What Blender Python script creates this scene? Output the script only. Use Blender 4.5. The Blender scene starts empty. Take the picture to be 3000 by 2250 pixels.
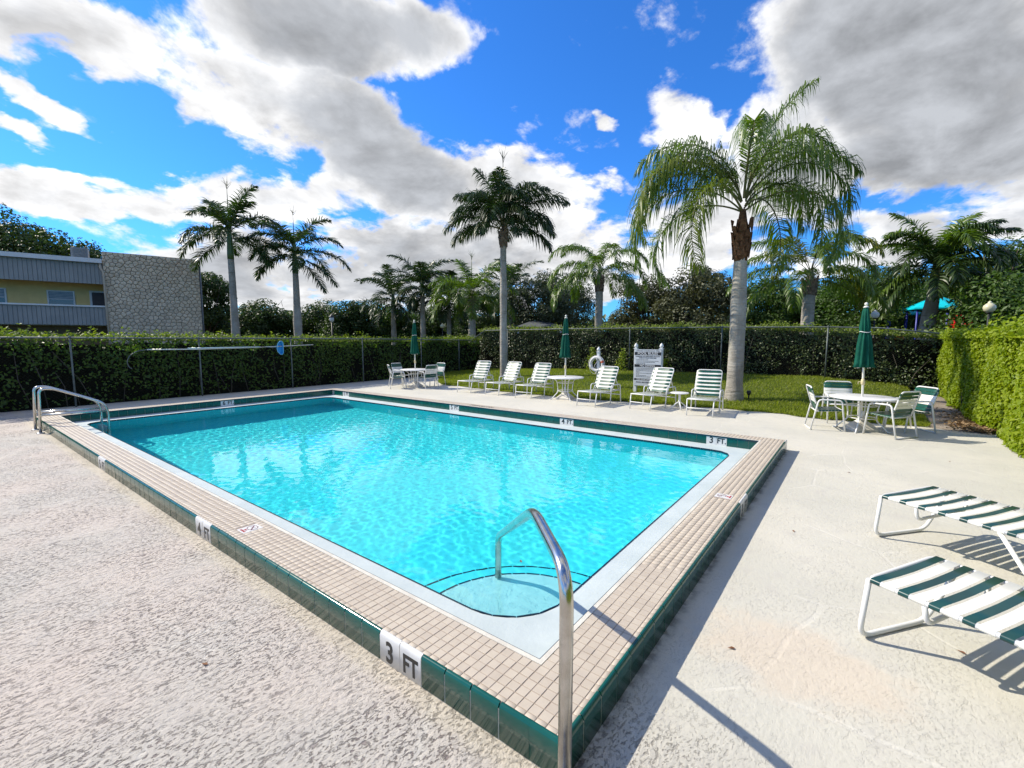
import bpy, math, random
import numpy as np
from mathutils import Vector, Matrix
R = math.radians
PI = math.pi
SC = bpy.context.scene
COL = SC.collection

# ------------------------------------------------------------------ camera
cam_d = bpy.data.cameras.new('camera')
cam = bpy.data.objects.new('camera', cam_d)
COL.objects.link(cam)
cam.location = (-1.702, -1.127, 1.693)
cam.rotation_euler = (R(90 - 5.634), 0, R(37.28 - 90))
cam_d.sensor_width = 36
cam_d.lens = 36 * 1338 / 3000
cam_d.clip_start = 0.05
cam_d.clip_end = 2000
SC.camera = cam

# ------------------------------------------------------------------ light
SUN_EL = math.atan2(1.0, math.hypot(0.35, 1.10))
SUN_AZ = math.atan2(1.10, -0.35)              # direction towards the sun, from +X
sun_d = bpy.data.lights.new('sun', 'SUN')
sun_d.energy = 5.0
sun_d.angle = R(0.55)
sun_d.color = (1.0, 0.925, 0.78)
sun = bpy.data.objects.new('sun', sun_d)
COL.objects.link(sun)
sun.rotation_euler = Vector((-0.35, 1.10, 1.0)).to_track_quat('Z', 'Y').to_euler()
sun.location = (0, 0, 30)
sun_d.cycles.is_caustics_light = True

SC.view_settings.view_transform = 'Standard'
SC.view_settings.look = 'None'
SC.view_settings.exposure = 0.34
SC.view_settings.gamma = 1.0
SC.view_settings.use_curve_mapping = False
SC.cycles.max_bounces = 10
SC.cycles.transparent_max_bounces = 24
SC.cycles.diffuse_bounces = 3
SC.cycles.glossy_bounces = 4

# ------------------------------------------------------------------ sky with cumulus clouds
# every cloud bank: two gradient vectors (world directions), weight, thickness of its grey core
CLOUDS = [
  (10.503, -0.867, -2.279, 5.047, 9.115, -20.775, 1.0, 0.45) ,
  (5.057, -2.553, -1.147, 4.799, 6.355, -13.007, 1.0, 0.95) ,
  (6.341, -1.496, -3.096, -1.852, 6.953, -12.845, 1.0, 0.5) ,
  (4.494, -2.153, -2.594, -0.959, 5.133, -9.047, 1.05, 1.0) ,
  (21.458, -5.824, -4.46, 3.648, 6.23, -16.316, 0.9, 0.2) ,
  (7.775, -0.893, -1.322, 2.415, 7.909, -35.201, 0.9, 0.3) ,
  (6.628, -1.771, -1.18, 1.749, 5.652, -25.056, 0.95, 0.45) ,
  (5.862, -2.776, -0.801, 3.811, 5.466, -24.059, 0.8, 0.5) ,
  (5.426, -2.142, -0.737, 0.467, 1.961, -14.828, 0.9, 0.8) ,
  (2.395, -2.08, -0.064, 1.308, 0.996, -11.683, 1.0, 0.85) ,
  (3.951, -4.704, -1.116, 1.267, 3.154, -10.214, 1.0, 0.5) ,
  (2.392, -4.742, 0.096, 1.921, 1.462, -15.069, 0.8, 0.5) ,
  (6.134, -11.084, -3.194, 6.313, 18.554, -42.628, 0.7, 0.3) ,
  (2.236, -15.065, 5.604, 5.229, -0.899, -11.076, 1.0, 0.25) ,
  (2.45, -9.074, 0.35, 2.826, 2.151, -14.381, 0.9, 0.5) ,
  (-0.433, -6.013, 0.393, 3.298, 2.51, -7.153, 1.3, 1.0) ,
  (-0.95, -7.506, 0.523, 3.15, 2.398, -10.196, 1.2, 1.0) ,
  (-0.33, -6.034, 0.387, 4.733, 3.603, -25.055, 0.9, 0.8) ,
  (16.628, 0.384, -8.458, -31.496, 23.061, -50.669, 0.62, 0.2) ,
  (27.52, -0.6, -8.396, -9.932, 20.443, -61.96, 0.6, 0.2) ,
  (24.151, -34.153, -15.144, 14.726, 42.238, -71.841, 0.55, 0.1) ,
  (30.999, -32.059, -16.714, 17.865, 39.898, -61.555, 0.4, 0.1) ,
  (17.526, -18.532, -4.762, 17.217, 25.739, -60.172, 0.42, 0.1) ,
  (1.201, -12.456, 0.65, 2.377, 1.809, -7.694, 1.0, 0.6) ,
  (2.994, -1.76, -0.13, 3.641, 2.772, -49.907, 0.8, 0.2) ,
  (-0.161, -6.538, 0.403, 8.127, 6.187, -60.104, 0.6, 0.5) ,
]
def bank(az, el, w_, h_, wt, gr):
    a, e = R(az), R(el)
    t1 = Vector((-math.sin(a), math.cos(a), 0)) / w_; t2 = Vector((-math.cos(a) * math.sin(e), -math.sin(a) * math.sin(e), math.cos(e))) / h_
    return (*t1, *t2, wt, gr)
# the same broken cumulus carries on over the rest of the sky
CLOUDS += [bank(112, 34, .30, .16, 1.0, .5), (bank(128, 16, .34, .09, .9, .5)), bank(165, 30, .32, .18, 1.0, .9), bank(205, 14, .40, .09, 1.0, .6), bank(215, 48, .30, .22, 1.0, .8), bank(255, 24, .30, .16, 1.0, .8),
           bank(295, 44, .32, .2, 1.0, .9), bank(320, 20, .30, .13, 1.0, .7), bank(345, 58, .3, .2, 1.0, .8), bank(60, 72, .3, .22, 1.0, .6)]

class NT:
    def __init__(s, tree): s.t = tree; s.n = tree.nodes; s.l = tree.links
    def new(s, kind, **kw):
        nd = s.n.new(kind)
        for a, b in kw.items(): setattr(nd, a, b)
        return nd
    def put(s, sock, v):
        if v is None: return
        if isinstance(v, bpy.types.NodeSocket): s.l.new(v, sock)
        else:
            try: sock.default_value = v
            except Exception:
                sock.default_value = (v, v, v) if not hasattr(v, '__len__') else tuple(v) + (1.0,)
    def math(s, op, a, b=None, c=None, clamp=False):
        nd = s.new('ShaderNodeMath', operation=op, use_clamp=clamp)
        for i, v in enumerate((a, b, c)): s.put(nd.inputs[i], v)
        return nd.outputs[0]
    def vmath(s, op, a, b=None, out=0):
        nd = s.new('ShaderNodeVectorMath', operation=op)
        s.put(nd.inputs[0], a)
        if op == 'SCALE': s.put(nd.inputs[3], b)
        else: s.put(nd.inputs[1], b)
        return nd.outputs[out]
    def noise(s, vec, scale, detail=4, rough=0.55, dist=0.0, color=False):
        nd = s.new('ShaderNodeTexNoise')
        s.put(nd.inputs['Vector'], vec)
        nd.inputs['Scale'].default_value = scale; nd.inputs['Detail'].default_value = detail
        nd.inputs['Roughness'].default_value = rough; nd.inputs['Distortion'].default_value = dist
        return nd.outputs['Color' if color else 'Fac']
    def mixc(s, f, a, b, blend='MIX'):
        nd = s.new('ShaderNodeMix', data_type='RGBA', blend_type=blend)
        s.put(nd.inputs[0], f); s.put(nd.inputs[6], a); s.put(nd.inputs[7], b)
        return nd.outputs[2]
    def smooth(s, v, a, b, lo=0.0, hi=1.0):
        nd = s.new('ShaderNodeMapRange', interpolation_type='SMOOTHSTEP')
        s.put(nd.inputs[0], v)
        for i, q in enumerate((a, b, lo, hi)): nd.inputs[i + 1].default_value = q
        return nd.outputs[0]
    def mapping(s, vec, scale=(1, 1, 1), rot=(0, 0, 0), loc=(0, 0, 0)):
        nd = s.new('ShaderNodeMapping')
        s.put(nd.inputs[0], vec)
        nd.inputs['Location'].default_value = loc; nd.inputs['Rotation'].default_value = rot; nd.inputs['Scale'].default_value = scale
        return nd.outputs[0]

world = bpy.data.worlds.new('World')
SC.world = world
world.use_nodes = True
w = NT(world.node_tree)
w.n.clear()
sky = w.new('ShaderNodeTexSky', sky_type='NISHITA')
sky.sun_disc = False
sky.sun_elevation = SUN_EL
sky.sun_rotation = PI / 2 - SUN_AZ
sky.altitude = 10; sky.air_density = 1.0; sky.dust_density = 0.3; sky.ozone_density = 3.0
gen = w.new('ShaderNodeTexCoord').outputs['Generated']
dirn = w.vmath('NORMALIZE', gen)
sep = w.new('ShaderNodeSeparateXYZ'); w.put(sep.inputs[0], dirn)
zc = w.math('MAXIMUM', sep.outputs[2], 0.0)
flat = w.vmath('SCALE', dirn, w.math('DIVIDE', 1.0, w.math('ADD', zc, 0.38)))     # clouds foreshorten towards the horizon
warp = w.vmath('SUBTRACT', w.noise(flat, 2.6, 3, 0.55, color=True), (0.5, 0.5, 0.5))
warp2 = w.vmath('SUBTRACT', w.noise(flat, 10.0, 4, 0.6, color=True), (0.5, 0.5, 0.5))
d2 = w.vmath('ADD', w.vmath('ADD', dirn, w.vmath('SCALE', warp, 0.12)), w.vmath('SCALE', warp2, 0.065))
cov = None; core = None
for (a, b, c, d, e, f, wt, gr) in CLOUDS:
    p = w.vmath('DOT_PRODUCT', d2, (a, b, c), out=1)
    q = w.vmath('DOT_PRODUCT', d2, (d, e, f), out=1)
    r2 = w.math('ADD', w.math('MULTIPLY', p, p), w.math('MULTIPLY', q, q))
    k = w.math('MULTIPLY_ADD', r2, -0.62 * wt, wt)                    # wt at the centre, falling outwards
    k = w.math('MAXIMUM', k, 0.0)
    cov = k if cov is None else w.math('MAXIMUM', cov, k)
    g = w.math('MULTIPLY', k, gr)
    core = g if core is None else w.math('MAXIMUM', core, g)
fb = w.noise(flat, 3.4, 9, 0.58, 0.25)
fb2 = w.noise(w.mapping(flat, loc=(3.1, 1.7, 0.4)), 9.0, 6, 0.6, 0.3)
dens = w.math('ADD', cov, w.math('MULTIPLY_ADD', fb, 3.2, -1.58))
dens = w.math('ADD', dens, w.math('MULTIPLY_ADD', fb2, 1.2, -0.6))
alpha = w.smooth(dens, 0.13, 0.60)
gray = w.math('ADD', core, w.math('MULTIPLY_ADD', fb, 2.3, -1.22))
gray = w.smooth(gray, 0.08, 0.92)
# relief: the side of each billow that looks at the sun is brighter
sv = Vector((-0.35, 1.10, 1.0)).normalized() * 0.07
fbs = w.noise(w.vmath('ADD', flat, tuple(sv)), 3.4, 9, 0.58, 0.25)
rel = w.math('MULTIPLY', w.math('SUBTRACT', fb, fbs), 2.1)
billow = w.math('ADD', w.smooth(fb2, 0.3, 0.75, 0.90, 1.05), rel)
billow = w.math('MINIMUM', w.math('MAXIMUM', billow, 0.66), 1.22)
CL = 9.2
ccol = w.mixc(gray, (CL, CL, CL * 1.01, 1), (CL * 0.45, CL * 0.47, CL * 0.505, 1))
ccol = w.vmath('SCALE', ccol, billow)
# a clear saturated tropical blue
blue = w.mixc(1.0, sky.outputs[0], (0.34, 1.02, 1.90, 1), 'MULTIPLY')
skyc = w.mixc(alpha, blue, ccol)
bg = w.new('ShaderNodeBackground')
w.put(bg.inputs[0], skyc)
bg.inputs[1].default_value = 0.094
wo = w.new('ShaderNodeOutputWorld')
w.l.new(bg.outputs[0], wo.inputs[0])
try: world.cycles.sampling_method = 'MANUAL'; world.cycles.sample_map_resolution = 512
except Exception: pass

# ------------------------------------------------------------------ materials
MATS = {}
def pm(name, c1, c2=None, scale=6.0, rough=0.5, metal=0.0, bump=0.0, bscale=60.0, spec=0.5, detail=4, rvar=0.0, island=0.0, coat=0.0):
    """procedural principled material: two colours mixed by noise, optional bump and per-piece variation"""
    if name in MATS: return MATS[name]
    m = bpy.data.materials.new(name); m.use_nodes = True
    t = NT(m.node_tree); t.n.clear()
    pos = t.new('ShaderNodeNewGeometry').outputs['Position']
    bs = t.new('ShaderNodeBsdfPrincipled')
    c2 = c2 or tuple(x * 0.8 for x in c1)
    f = t.smooth(t.noise(pos, scale, detail, 0.6), 0.3, 0.7)
    if island:
        rnd = t.new('ShaderNodeNewGeometry').outputs['Random Per Island']
        orn = t.new('ShaderNodeObjectInfo').outputs['Random']
        rr = t.math('FRACT', t.math('ADD', rnd, orn))
        f = t.math('ADD', t.math('MULTIPLY', f, 1 - island), t.math('MULTIPLY', rr, island))
    t.put(bs.inputs['Base Color'], t.mixc(f, tuple(c1) + (1,), tuple(c2) + (1,)))
    if rvar: t.put(bs.inputs['Roughness'], t.math('MULTIPLY_ADD', t.noise(pos, scale * 3, 3), rvar, rough - rvar / 2))
    else: bs.inputs['Roughness'].default_value = rough
    bs.inputs['Metallic'].default_value = metal
    bs.inputs['Specular IOR Level'].default_value = spec
    if coat: bs.inputs['Coat Weight'].default_value = coat; bs.inputs['Coat Roughness'].default_value = 0.06
    if bump:
        bn = t.new('ShaderNodeBump'); bn.inputs['Strength'].default_value = 1.0; bn.inputs['Distance'].default_value = bump
        t.put(bn.inputs['Height'], t.noise(pos, bscale, 5, 0.6)); t.l.new(bn.outputs[0], bs.inputs['Normal'])
    o = t.new('ShaderNodeOutputMaterial'); t.l.new(bs.outputs[0], o.inputs[0])
    MATS[name] = m
    return m

def leafm(name, ca, cb, transl=0.35, rough=0.5, tcol=None, spec=0.35):
    if name in MATS: return MATS[name]
    m = bpy.data.materials.new(name); m.use_nodes = True
    t = NT(m.node_tree); t.n.clear()
    g = t.new('ShaderNodeNewGeometry')
    rnd = g.outputs['Random Per Island']
    f = t.math('ADD', t.math('MULTIPLY', rnd, 0.6), t.math('MULTIPLY', t.noise(g.outputs['Position'], 1.3, 3), 0.5))
    col = t.mixc(f, tuple(ca) + (1,), tuple(cb) + (1,))
    bs = t.new('ShaderNodeBsdfPrincipled')
    t.put(bs.inputs['Base Color'], col)
    bs.inputs['Roughness'].default_value = rough; bs.inputs['Specular IOR Level'].default_value = spec
    tr = t.new('ShaderNodeBsdfTranslucent')
    tc = tcol or (1.5, 1.7, 0.5)
    t.put(tr.inputs[0], t.mixc(1.0, col, tuple(tc) + (1,), 'MULTIPLY'))
    mx = t.new('ShaderNodeMixShader'); mx.inputs[0].default_value = transl
    t.l.new(bs.outputs[0], mx.inputs[1]); t.l.new(tr.outputs[0], mx.inputs[2])
    o = t.new('ShaderNodeOutputMaterial'); t.l.new(mx.outputs[0], o.inputs[0])
    MATS[name] = m
    return m

# ------------------------------------------------------------------ mesh helpers
class MB:
    def __init__(s): s.v = []; s.f = []; s.sm = []
    def add(s, vs, fs, smooth=False):
        o = len(s.v); s.v += [tuple(p) for p in vs]
        for f in fs: s.f.append(tuple(i + o for i in f)); s.sm.append(smooth)
        return s
    def box(s, c, d, rot=None):
        x, y, z = (q / 2 for q in d)
        vs = [Vector((a, b, e)) for a in (-x, x) for b in (-y, y) for e in (-z, z)]
        if rot is not None: vs = [rot @ q for q in vs]
        c = Vector(c)
        return s.add([q + c for q in vs], [(0, 1, 3, 2), (4, 6, 7, 5), (0, 4, 5, 1), (2, 3, 7, 6), (0, 2, 6, 4), (1, 5, 7, 3)])
    def tube(s, pts, r, n=8, caps=True, smooth=True):
        P = [Vector(p) for p in pts]; N = len(P)
        rs = r if hasattr(r, '__len__') else [r] * N
        T = []
        for i in range(N):
            a = P[max(0, i - 1)]; b = P[min(N - 1, i + 1)]
            T.append((b - a).normalized())
        up = Vector((0, 0, 1)) if abs(T[0].z) < 0.9 else Vector((1, 0, 0))
        nrm = (up - T[0] * up.dot(T[0])).normalized()
        vs = []
        for i in range(N):
            nrm = (nrm - T[i] * nrm.dot(T[i])).normalized()
            bn = T[i].cross(nrm)
            for k in range(n):
                a = 2 * PI * k / n
                vs.append(P[i] + (nrm * math.cos(a) + bn * math.sin(a)) * rs[i])
        fs = [(i * n + k, i * n + (k + 1) % n, (i + 1) * n + (k + 1) % n, (i + 1) * n + k) for i in range(N - 1) for k in range(n)]
        s.add(vs, fs, smooth)
        if caps:
            o = len(s.v) - N * n
            s.f.append(tuple(o + k for k in reversed(range(n)))); s.sm.append(False)
            s.f.append(tuple(o + (N - 1) * n + k for k in range(n))); s.sm.append(False)
        return s
    def lathe(s, prof, n=16, c=(0, 0, 0), smooth=True, wob=None):
        vs = []
        for j, (r, z) in enumerate(prof):
            for k in range(n):
                a = 2 * PI * k / n
                rr = r * (1 if wob is None else wob(a, j))
                vs.append((c[0] + rr * math.cos(a), c[1] + rr * math.sin(a), c[2] + z))
        fs = [(j * n + k, j * n + (k + 1) % n, (j + 1) * n + (k + 1) % n, (j + 1) * n + k) for j in range(len(prof) - 1) for k in range(n)]
        s.add(vs, fs, smooth)
        o = len(s.v) - len(vs)
        s.f.append(tuple(o + k for k in reversed(range(n)))); s.sm.append(False)
        s.f.append(tuple(o + (len(prof) - 1) * n + k for k in range(n))); s.sm.append(False)
        return s
    def prism(s, poly, z0, z1, mat=None):
        n = len(poly)
        vs = [Vector((x, y, z0)) for x, y in poly] + [Vector((x, y, z1)) for x, y in poly]
        if mat is not None: vs = [mat @ q for q in vs]
        return s.add(vs, [tuple(reversed(range(n))), tuple(range(n, 2 * n))] + [(i, (i + 1) % n, n + (i + 1) % n, n + i) for i in range(n)])
    def mesh(s, name, mat=None):
        me = bpy.data.meshes.new(name)
        me.from_pydata(s.v, [], s.f)
        if any(s.sm): me.polygons.foreach_set('use_smooth', s.sm)
        if mat is not None: me.materials.append(mat)
        me.update()
        return me
    def obj(s, name, mat=None, parent=None): return put(name, s.mesh(name, mat), parent)

def put(name, me, parent=None, loc=None, rz=None):
    o = bpy.data.objects.new(name, me); COL.objects.link(o)
    if parent is not None: o.parent = parent
    if loc is not None: o.location = loc
    if rz is not None: o.rotation_euler = (0, 0, rz)
    return o

def tag(o, label=None, cat=None, group=None, kind=None):
    if label: o['label'] = label
    if cat: o['category'] = cat
    if group: o['group'] = group
    if kind: o['kind'] = kind
    return o

def thing(name, label, cat, loc=(0, 0, 0), rz=0, group=None):
    o = bpy.data.objects.new(name, None); COL.objects.link(o)
    o.empty_display_size = 0.1
    o.location = loc; o.rotation_euler = (0, 0, rz)
    return tag(o, label, cat, group)

def dup(root, loc, rz, label=None, group=None):
    r = root.copy(); COL.objects.link(r); r.location = loc; r.rotation_euler = (0, 0, rz)
    if label: r['label'] = label
    if group: r['group'] = group
    for ch in list(root.children):
        c = ch.copy(); COL.objects.link(c); c.parent = r
        for g in ch.children:
            d = g.copy(); COL.objects.link(d); d.parent = c
    return r

def fillet(pts, r, n=5):
    P = [Vector(p) for p in pts]; out = [P[0]]
    for i in range(1, len(P) - 1):
        a, b, c = P[i - 1], P[i], P[i + 1]
        u = (a - b); v = (c - b)
        k = min(r, u.length * 0.49, v.length * 0.49)
        p0 = b + u.normalized() * k; p1 = b + v.normalized() * k
        for j in range(n + 1):
            t = j / n
            out.append(p0 * (1 - t) ** 2 + b * 2 * t * (1 - t) + p1 * t * t)
    out.append(P[-1])
    return out

def np_mesh(name, verts, faces, mat=None, smooth=False):
    """verts (N,3), faces (M,k) numpy arrays with a constant k"""
    me = bpy.data.meshes.new(name)
    N, (M_, k) = len(verts), faces.shape
    me.vertices.add(N); me.vertices.foreach_set('co', np.asarray(verts, np.float32).ravel())
    me.loops.add(M_ * k); me.loops.foreach_set('vertex_index', faces.astype(np.int32).ravel())
    me.polygons.add(M_); me.polygons.foreach_set('loop_start', np.arange(0, M_ * k, k, dtype=np.int32))
    try: me.polygons.foreach_set('loop_total', np.full(M_, k, np.int32))
    except Exception: pass
    if smooth: me.polygons.foreach_set('use_smooth', np.ones(M_, bool))
    me.update(calc_edges=True); me.validate()
    if mat is not None: me.materials.append(mat)
    return me

def grid_mesh(name, xs, ys, zf, mat=None, smooth=True, keep=None):
    X, Y = np.meshgrid(xs, ys, indexing='ij')
    Z = zf(X, Y)
    nx, ny = len(xs), len(ys)
    idx = np.arange(nx * ny).reshape(nx, ny)
    F = np.stack([idx[:-1, :-1], idx[1:, :-1], idx[1:, 1:], idx[:-1, 1:]], -1).reshape(-1, 4)
    if keep is not None:
        cx = (X[:-1, :-1] + X[1:, 1:]).ravel() / 2; cy = (Y[:-1, :-1] + Y[1:, 1:]).ravel() / 2
        F = F[keep(cx, cy)]
    return np_mesh(name, np.stack([X, Y, Z], -1).reshape(-1, 3), F, mat, smooth)

def leaves_mesh(name, P, size, rng, mat, nrm=None, spread=1.0, aspect=0.55, fold=0.12):
    """folded leaf shapes (two triangles) at points P; nrm biases the way they face"""
    n = len(P)
    d = rng.normal(size=(n, 3)); d /= np.linalg.norm(d, axis=1, keepdims=True)
    if nrm is not None:
        N_ = np.asarray(nrm) + d * spread
    else: N_ = d
    N_ /= np.linalg.norm(N_, axis=1, keepdims=True)
    a = rng.normal(size=(n, 3)); a[:, 2] -= 0.5
    a -= N_ * (a * N_).sum(1, keepdims=True); a /= np.linalg.norm(a, axis=1, keepdims=True)
    b = np.cross(N_, a)
    s = (size * rng.uniform(0.65, 1.35, n))[:, None]
    v0 = P - a * s * 0.5
    v1 = P + b * s * aspect * 0.5 + N_ * s * fold - a * s * 0.05
    v2 = P + a * s * 0.5
    v3 = P - b * s * aspect * 0.5 + N_ * s * fold - a * s * 0.05
    V = np.stack([v0, v1, v2, v3], 1).reshape(-1, 3)
    i = np.arange(n)[:, None] * 4
    F = np.concatenate([i + [[0, 1, 2]], i + [[0, 2, 3]]], 1).reshape(-1, 3)
    return np_mesh(name, V, F, mat)

_dg = None
def text_mesh(s, size, mat, extrude=0.0006, align='CENTER', shear=0.0, bold=0.0, sx=1.0):
    cu = bpy.data.curves.new('lettering', 'FONT')
    cu.body = s; cu.size = size; cu.extrude = extrude; cu.align_x = align; cu.align_y = 'CENTER'; cu.shear = shear; cu.offset = bold
    cu.resolution_u = 3
    o = bpy.data.objects.new('lettering', cu); COL.objects.link(o)
    o.scale = (sx, 1, 1)
    bpy.context.view_layer.update()
    me = bpy.data.meshes.new_from_object(o.evaluated_get(bpy.context.evaluated_depsgraph_get()))
    bpy.data.objects.remove(o); bpy.data.curves.remove(cu)
    if sx != 1.0:
        for v in me.vertices: v.co.x *= sx
    me.materials.clear(); me.materials.append(mat); me.name = 'lettering'
    return me
def put_text(s, size, mat, parent, loc, xdir, ydir, **kw):
    me = text_mesh(s, size, mat, **kw)
    x = Vector(xdir).normalized(); y = Vector(ydir).normalized(); z = x.cross(y)
    o = put('lettering', me, parent)
    o.matrix_local = Matrix(((x.x, y.x, z.x, loc[0]), (x.y, y.y, z.y, loc[1]), (x.z, y.z, z.z, loc[2]), (0, 0, 0, 1)))
    return o

# ------------------------------------------------------------------ ground, deck, lawn
PW, PL, CH = 5.95, 11.55, 0.163        # pool inside the curb, curb height
rng = np.random.default_rng(7)
random.seed(7)

def np_noise(X, Y, scale, seed, octaves=4):
    """cheap value noise on arrays"""
    r = np.random.default_rng(seed); tab = r.uniform(-1, 1, (64, 64)); out = np.zeros_like(X, float); amp = 1; tot = 0
    for o in range(octaves):
        x = X * scale * 2 ** o + 17.3 * o; y = Y * scale * 2 ** o + 5.1 * o
        xi = np.floor(x).astype(int); yi = np.floor(y).astype(int); fx = x - xi; fy = y - yi
        fx = fx * fx * (3 - 2 * fx); fy = fy * fy * (3 - 2 * fy)
        a = tab[xi % 64, yi % 64]; b = tab[(xi + 1) % 64, yi % 64]; c = tab[xi % 64, (yi + 1) % 64]; d = tab[(xi + 1) % 64, (yi + 1) % 64]
        out += amp * ((a * (1 - fx) + b * fx) * (1 - fy) + (c * (1 - fx) + d * fx) * fy); tot += amp; amp *= 0.5
    return out / tot

def deck_material():
    m = bpy.data.materials.new('stamped_concrete'); m.use_nodes = True
    t = NT(m.node_tree); t.n.clear()
    pos = t.new('ShaderNodeNewGeometry').outputs['Position']
    sp = t.new('ShaderNodeSeparateXYZ'); t.put(sp.inputs[0], pos)
    # the coarse hand-textured half lies left of the pool, the smoother painted half right of it
    left = t.smooth(t.math('ADD', sp.outputs[0], t.math('MULTIPLY', t.noise(pos, 1.1, 2), 0.5)), 0.75, -0.1)
    blot = t.noise(pos, 0.7, 5, 0.6); fine = t.noise(pos, 28.0, 6, 0.7); mid = t.noise(pos, 5.0, 5, 0.62)
    ca = t.mixc(t.smooth(blot, 0.35, 0.65), (0.565, 0.495, 0.43, 1), (0.51, 0.475, 0.42, 1))
    cb = t.mixc(t.smooth(blot, 0.35, 0.65), (0.585, 0.555, 0.475, 1), (0.525, 0.505, 0.435, 1))
    base = t.mixc(left, cb, ca)
    base = t.mixc(t.math('MULTIPLY', t.smooth(mid, 0.5, 0.72), 0.30), base, (0.44, 0.41, 0.38, 1))
    base = t.mixc(t.math('MULTIPLY', t.smooth(fine, 0.55, 0.8), 0.25), base, (0.40, 0.38, 0.35, 1))
    # torn pits and creases of the trowelled texture, filled with a darker colour
    wob = t.vmath('SCALE', t.vmath('SUBTRACT', t.noise(pos, 14.0, 3, color=True), (0.5, 0.5, 0.5)), 1.3)
    st = t.mapping(pos, scale=(13.0, 30.0, 13.0), rot=(0, 0, 0.62))
    n1 = t.noise(t.vmath('ADD', st, wob), 1.0, 6, 0.70, 0.1)
    n2 = t.noise(t.vmath('ADD', t.mapping(pos, scale=(38, 62, 38), rot=(0, 0, 0.5)), wob), 1.0, 5, 0.68, 0.1)
    patch = t.smooth(t.noise(pos, 1.7, 4, 0.6), 0.36, 0.64)
    pit = t.math('MULTIPLY', t.smooth(n2, 0.46, 0.38), t.math('MULTIPLY_ADD', patch, 0.85, 0.15))
    crease = t.math('MULTIPLY', t.smooth(n1, 0.42, 0.355), t.math('MULTIPLY_ADD', patch, 0.6, 0.35))
    holes = t.math('MULTIPLY', t.math('MAXIMUM', pit, crease), t.math('MULTIPLY_ADD', left, 0.86, 0.10), clamp=True)
    base = t.mixc(t.math('MULTIPLY', holes, 0.80), base, (0.17, 0.13, 0.13, 1))
    # flagstone joints struck into the slab, pale with paint
    vj = t.new('ShaderNodeTexVoronoi', feature='DISTANCE_TO_EDGE'); vj.inputs['Scale'].default_value = 0.85
    t.put(vj.inputs['Vector'], t.vmath('ADD', pos, t.vmath('SCALE', t.noise(pos, 0.8, 2, color=True), 0.25)))
    joint = t.math('MULTIPLY', t.smooth(vj.outputs[0], 0.012, 0.004), t.smooth(t.noise(pos, 1.9, 3), 0.40, 0.6))
    base = t.mixc(t.math('MULTIPLY', joint, 0.28), base, (0.70, 0.67, 0.60, 1))
    # old rust-pink stain by the near loungers
    ds = t.vmath('LENGTH', t.mapping(pos, scale=(2.3, 1.6, 0), loc=(-2.35, 1.50, 0)), out=1)
    stain = t.smooth(t.math('ADD', ds, t.math('ADD', t.math('MULTIPLY', mid, 1.2), t.math('MULTIPLY', fine, 0.5))), 1.85, 1.25)
    base = t.mixc(t.math('MULTIPLY', stain, 0.58), base, (0.595, 0.495, 0.385, 1))
    # cream sealant along the left curb, mould and dirt in the angle of the right curb
    seal = t.math('MULTIPLY', t.smooth(t.math('ADD', sp.outputs[0], t.math('MULTIPLY', mid, 0.10)), -0.40, -0.33), t.smooth(sp.outputs[0], -0.2, -0.3))
    base = t.mixc(t.math('MULTIPLY', seal, 0.55), base, (0.60, 0.53, 0.41, 1))
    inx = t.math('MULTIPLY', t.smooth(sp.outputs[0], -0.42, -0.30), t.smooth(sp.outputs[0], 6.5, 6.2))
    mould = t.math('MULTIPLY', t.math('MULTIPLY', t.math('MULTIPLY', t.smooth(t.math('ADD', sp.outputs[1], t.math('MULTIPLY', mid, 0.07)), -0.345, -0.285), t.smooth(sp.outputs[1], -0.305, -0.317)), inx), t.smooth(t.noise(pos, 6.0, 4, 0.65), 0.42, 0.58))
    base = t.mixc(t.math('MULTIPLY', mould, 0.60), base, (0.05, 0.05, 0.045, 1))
    hgt = t.math('ADD', t.math('MULTIPLY', n1, t.math('MULTIPLY_ADD', left, 0.55, 0.12)), t.math('MULTIPLY', fine, t.math('MULTIPLY_ADD', left, 0.32, 0.20)))
    hgt = t.math('SUBTRACT', hgt, t.math('MULTIPLY', holes, 0.55))
    hgt = t.math('SUBTRACT', hgt, t.math('MULTIPLY', joint, 0.07))
    bn = t.new('ShaderNodeBump'); bn.inputs['Strength'].default_value = 1.0; bn.inputs['Distance'].default_value = 0.020
    t.put(bn.inputs['Height'], hgt)
    bs = t.new('ShaderNodeBsdfPrincipled')
    t.put(bs.inputs['Base Color'], base); bs.inputs['Roughness'].default_value = 0.8; bs.inputs['Specular IOR Level'].default_value = 0.25
    t.l.new(bn.outputs[0], bs.inputs['Normal'])
    o = t.new('ShaderNodeOutputMaterial'); t.l.new(bs.outputs[0], o.inputs[0])
    return m
DECKM = deck_material()

OUT = 0.318
def lines(a, b, step): return list(np.linspace(a, b, max(2, int(round((b - a) / step)) + 1)))
xs = lines(-14, -OUT, 0.3) + lines(-OUT, PW + OUT, 0.3)[1:] + lines(PW + OUT, 13.5, 0.3)[1:]
ys = lines(-6, -OUT, 0.3) + lines(-OUT, PL + OUT, 0.3)[1:] + lines(PL + OUT, 14.6, 0.3)[1:]
deck = put('pool_deck', grid_mesh('pool_deck', np.array(xs), np.array(ys), lambda X, Y: X * 0,
      DECKM, True, lambda x, y: ~((x > -OUT) & (x < PW + OUT) & (y > -OUT) & (y < PL + OUT))))
tag(deck, 'pale stamped concrete deck around the swimming pool', kind='structure')

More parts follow.
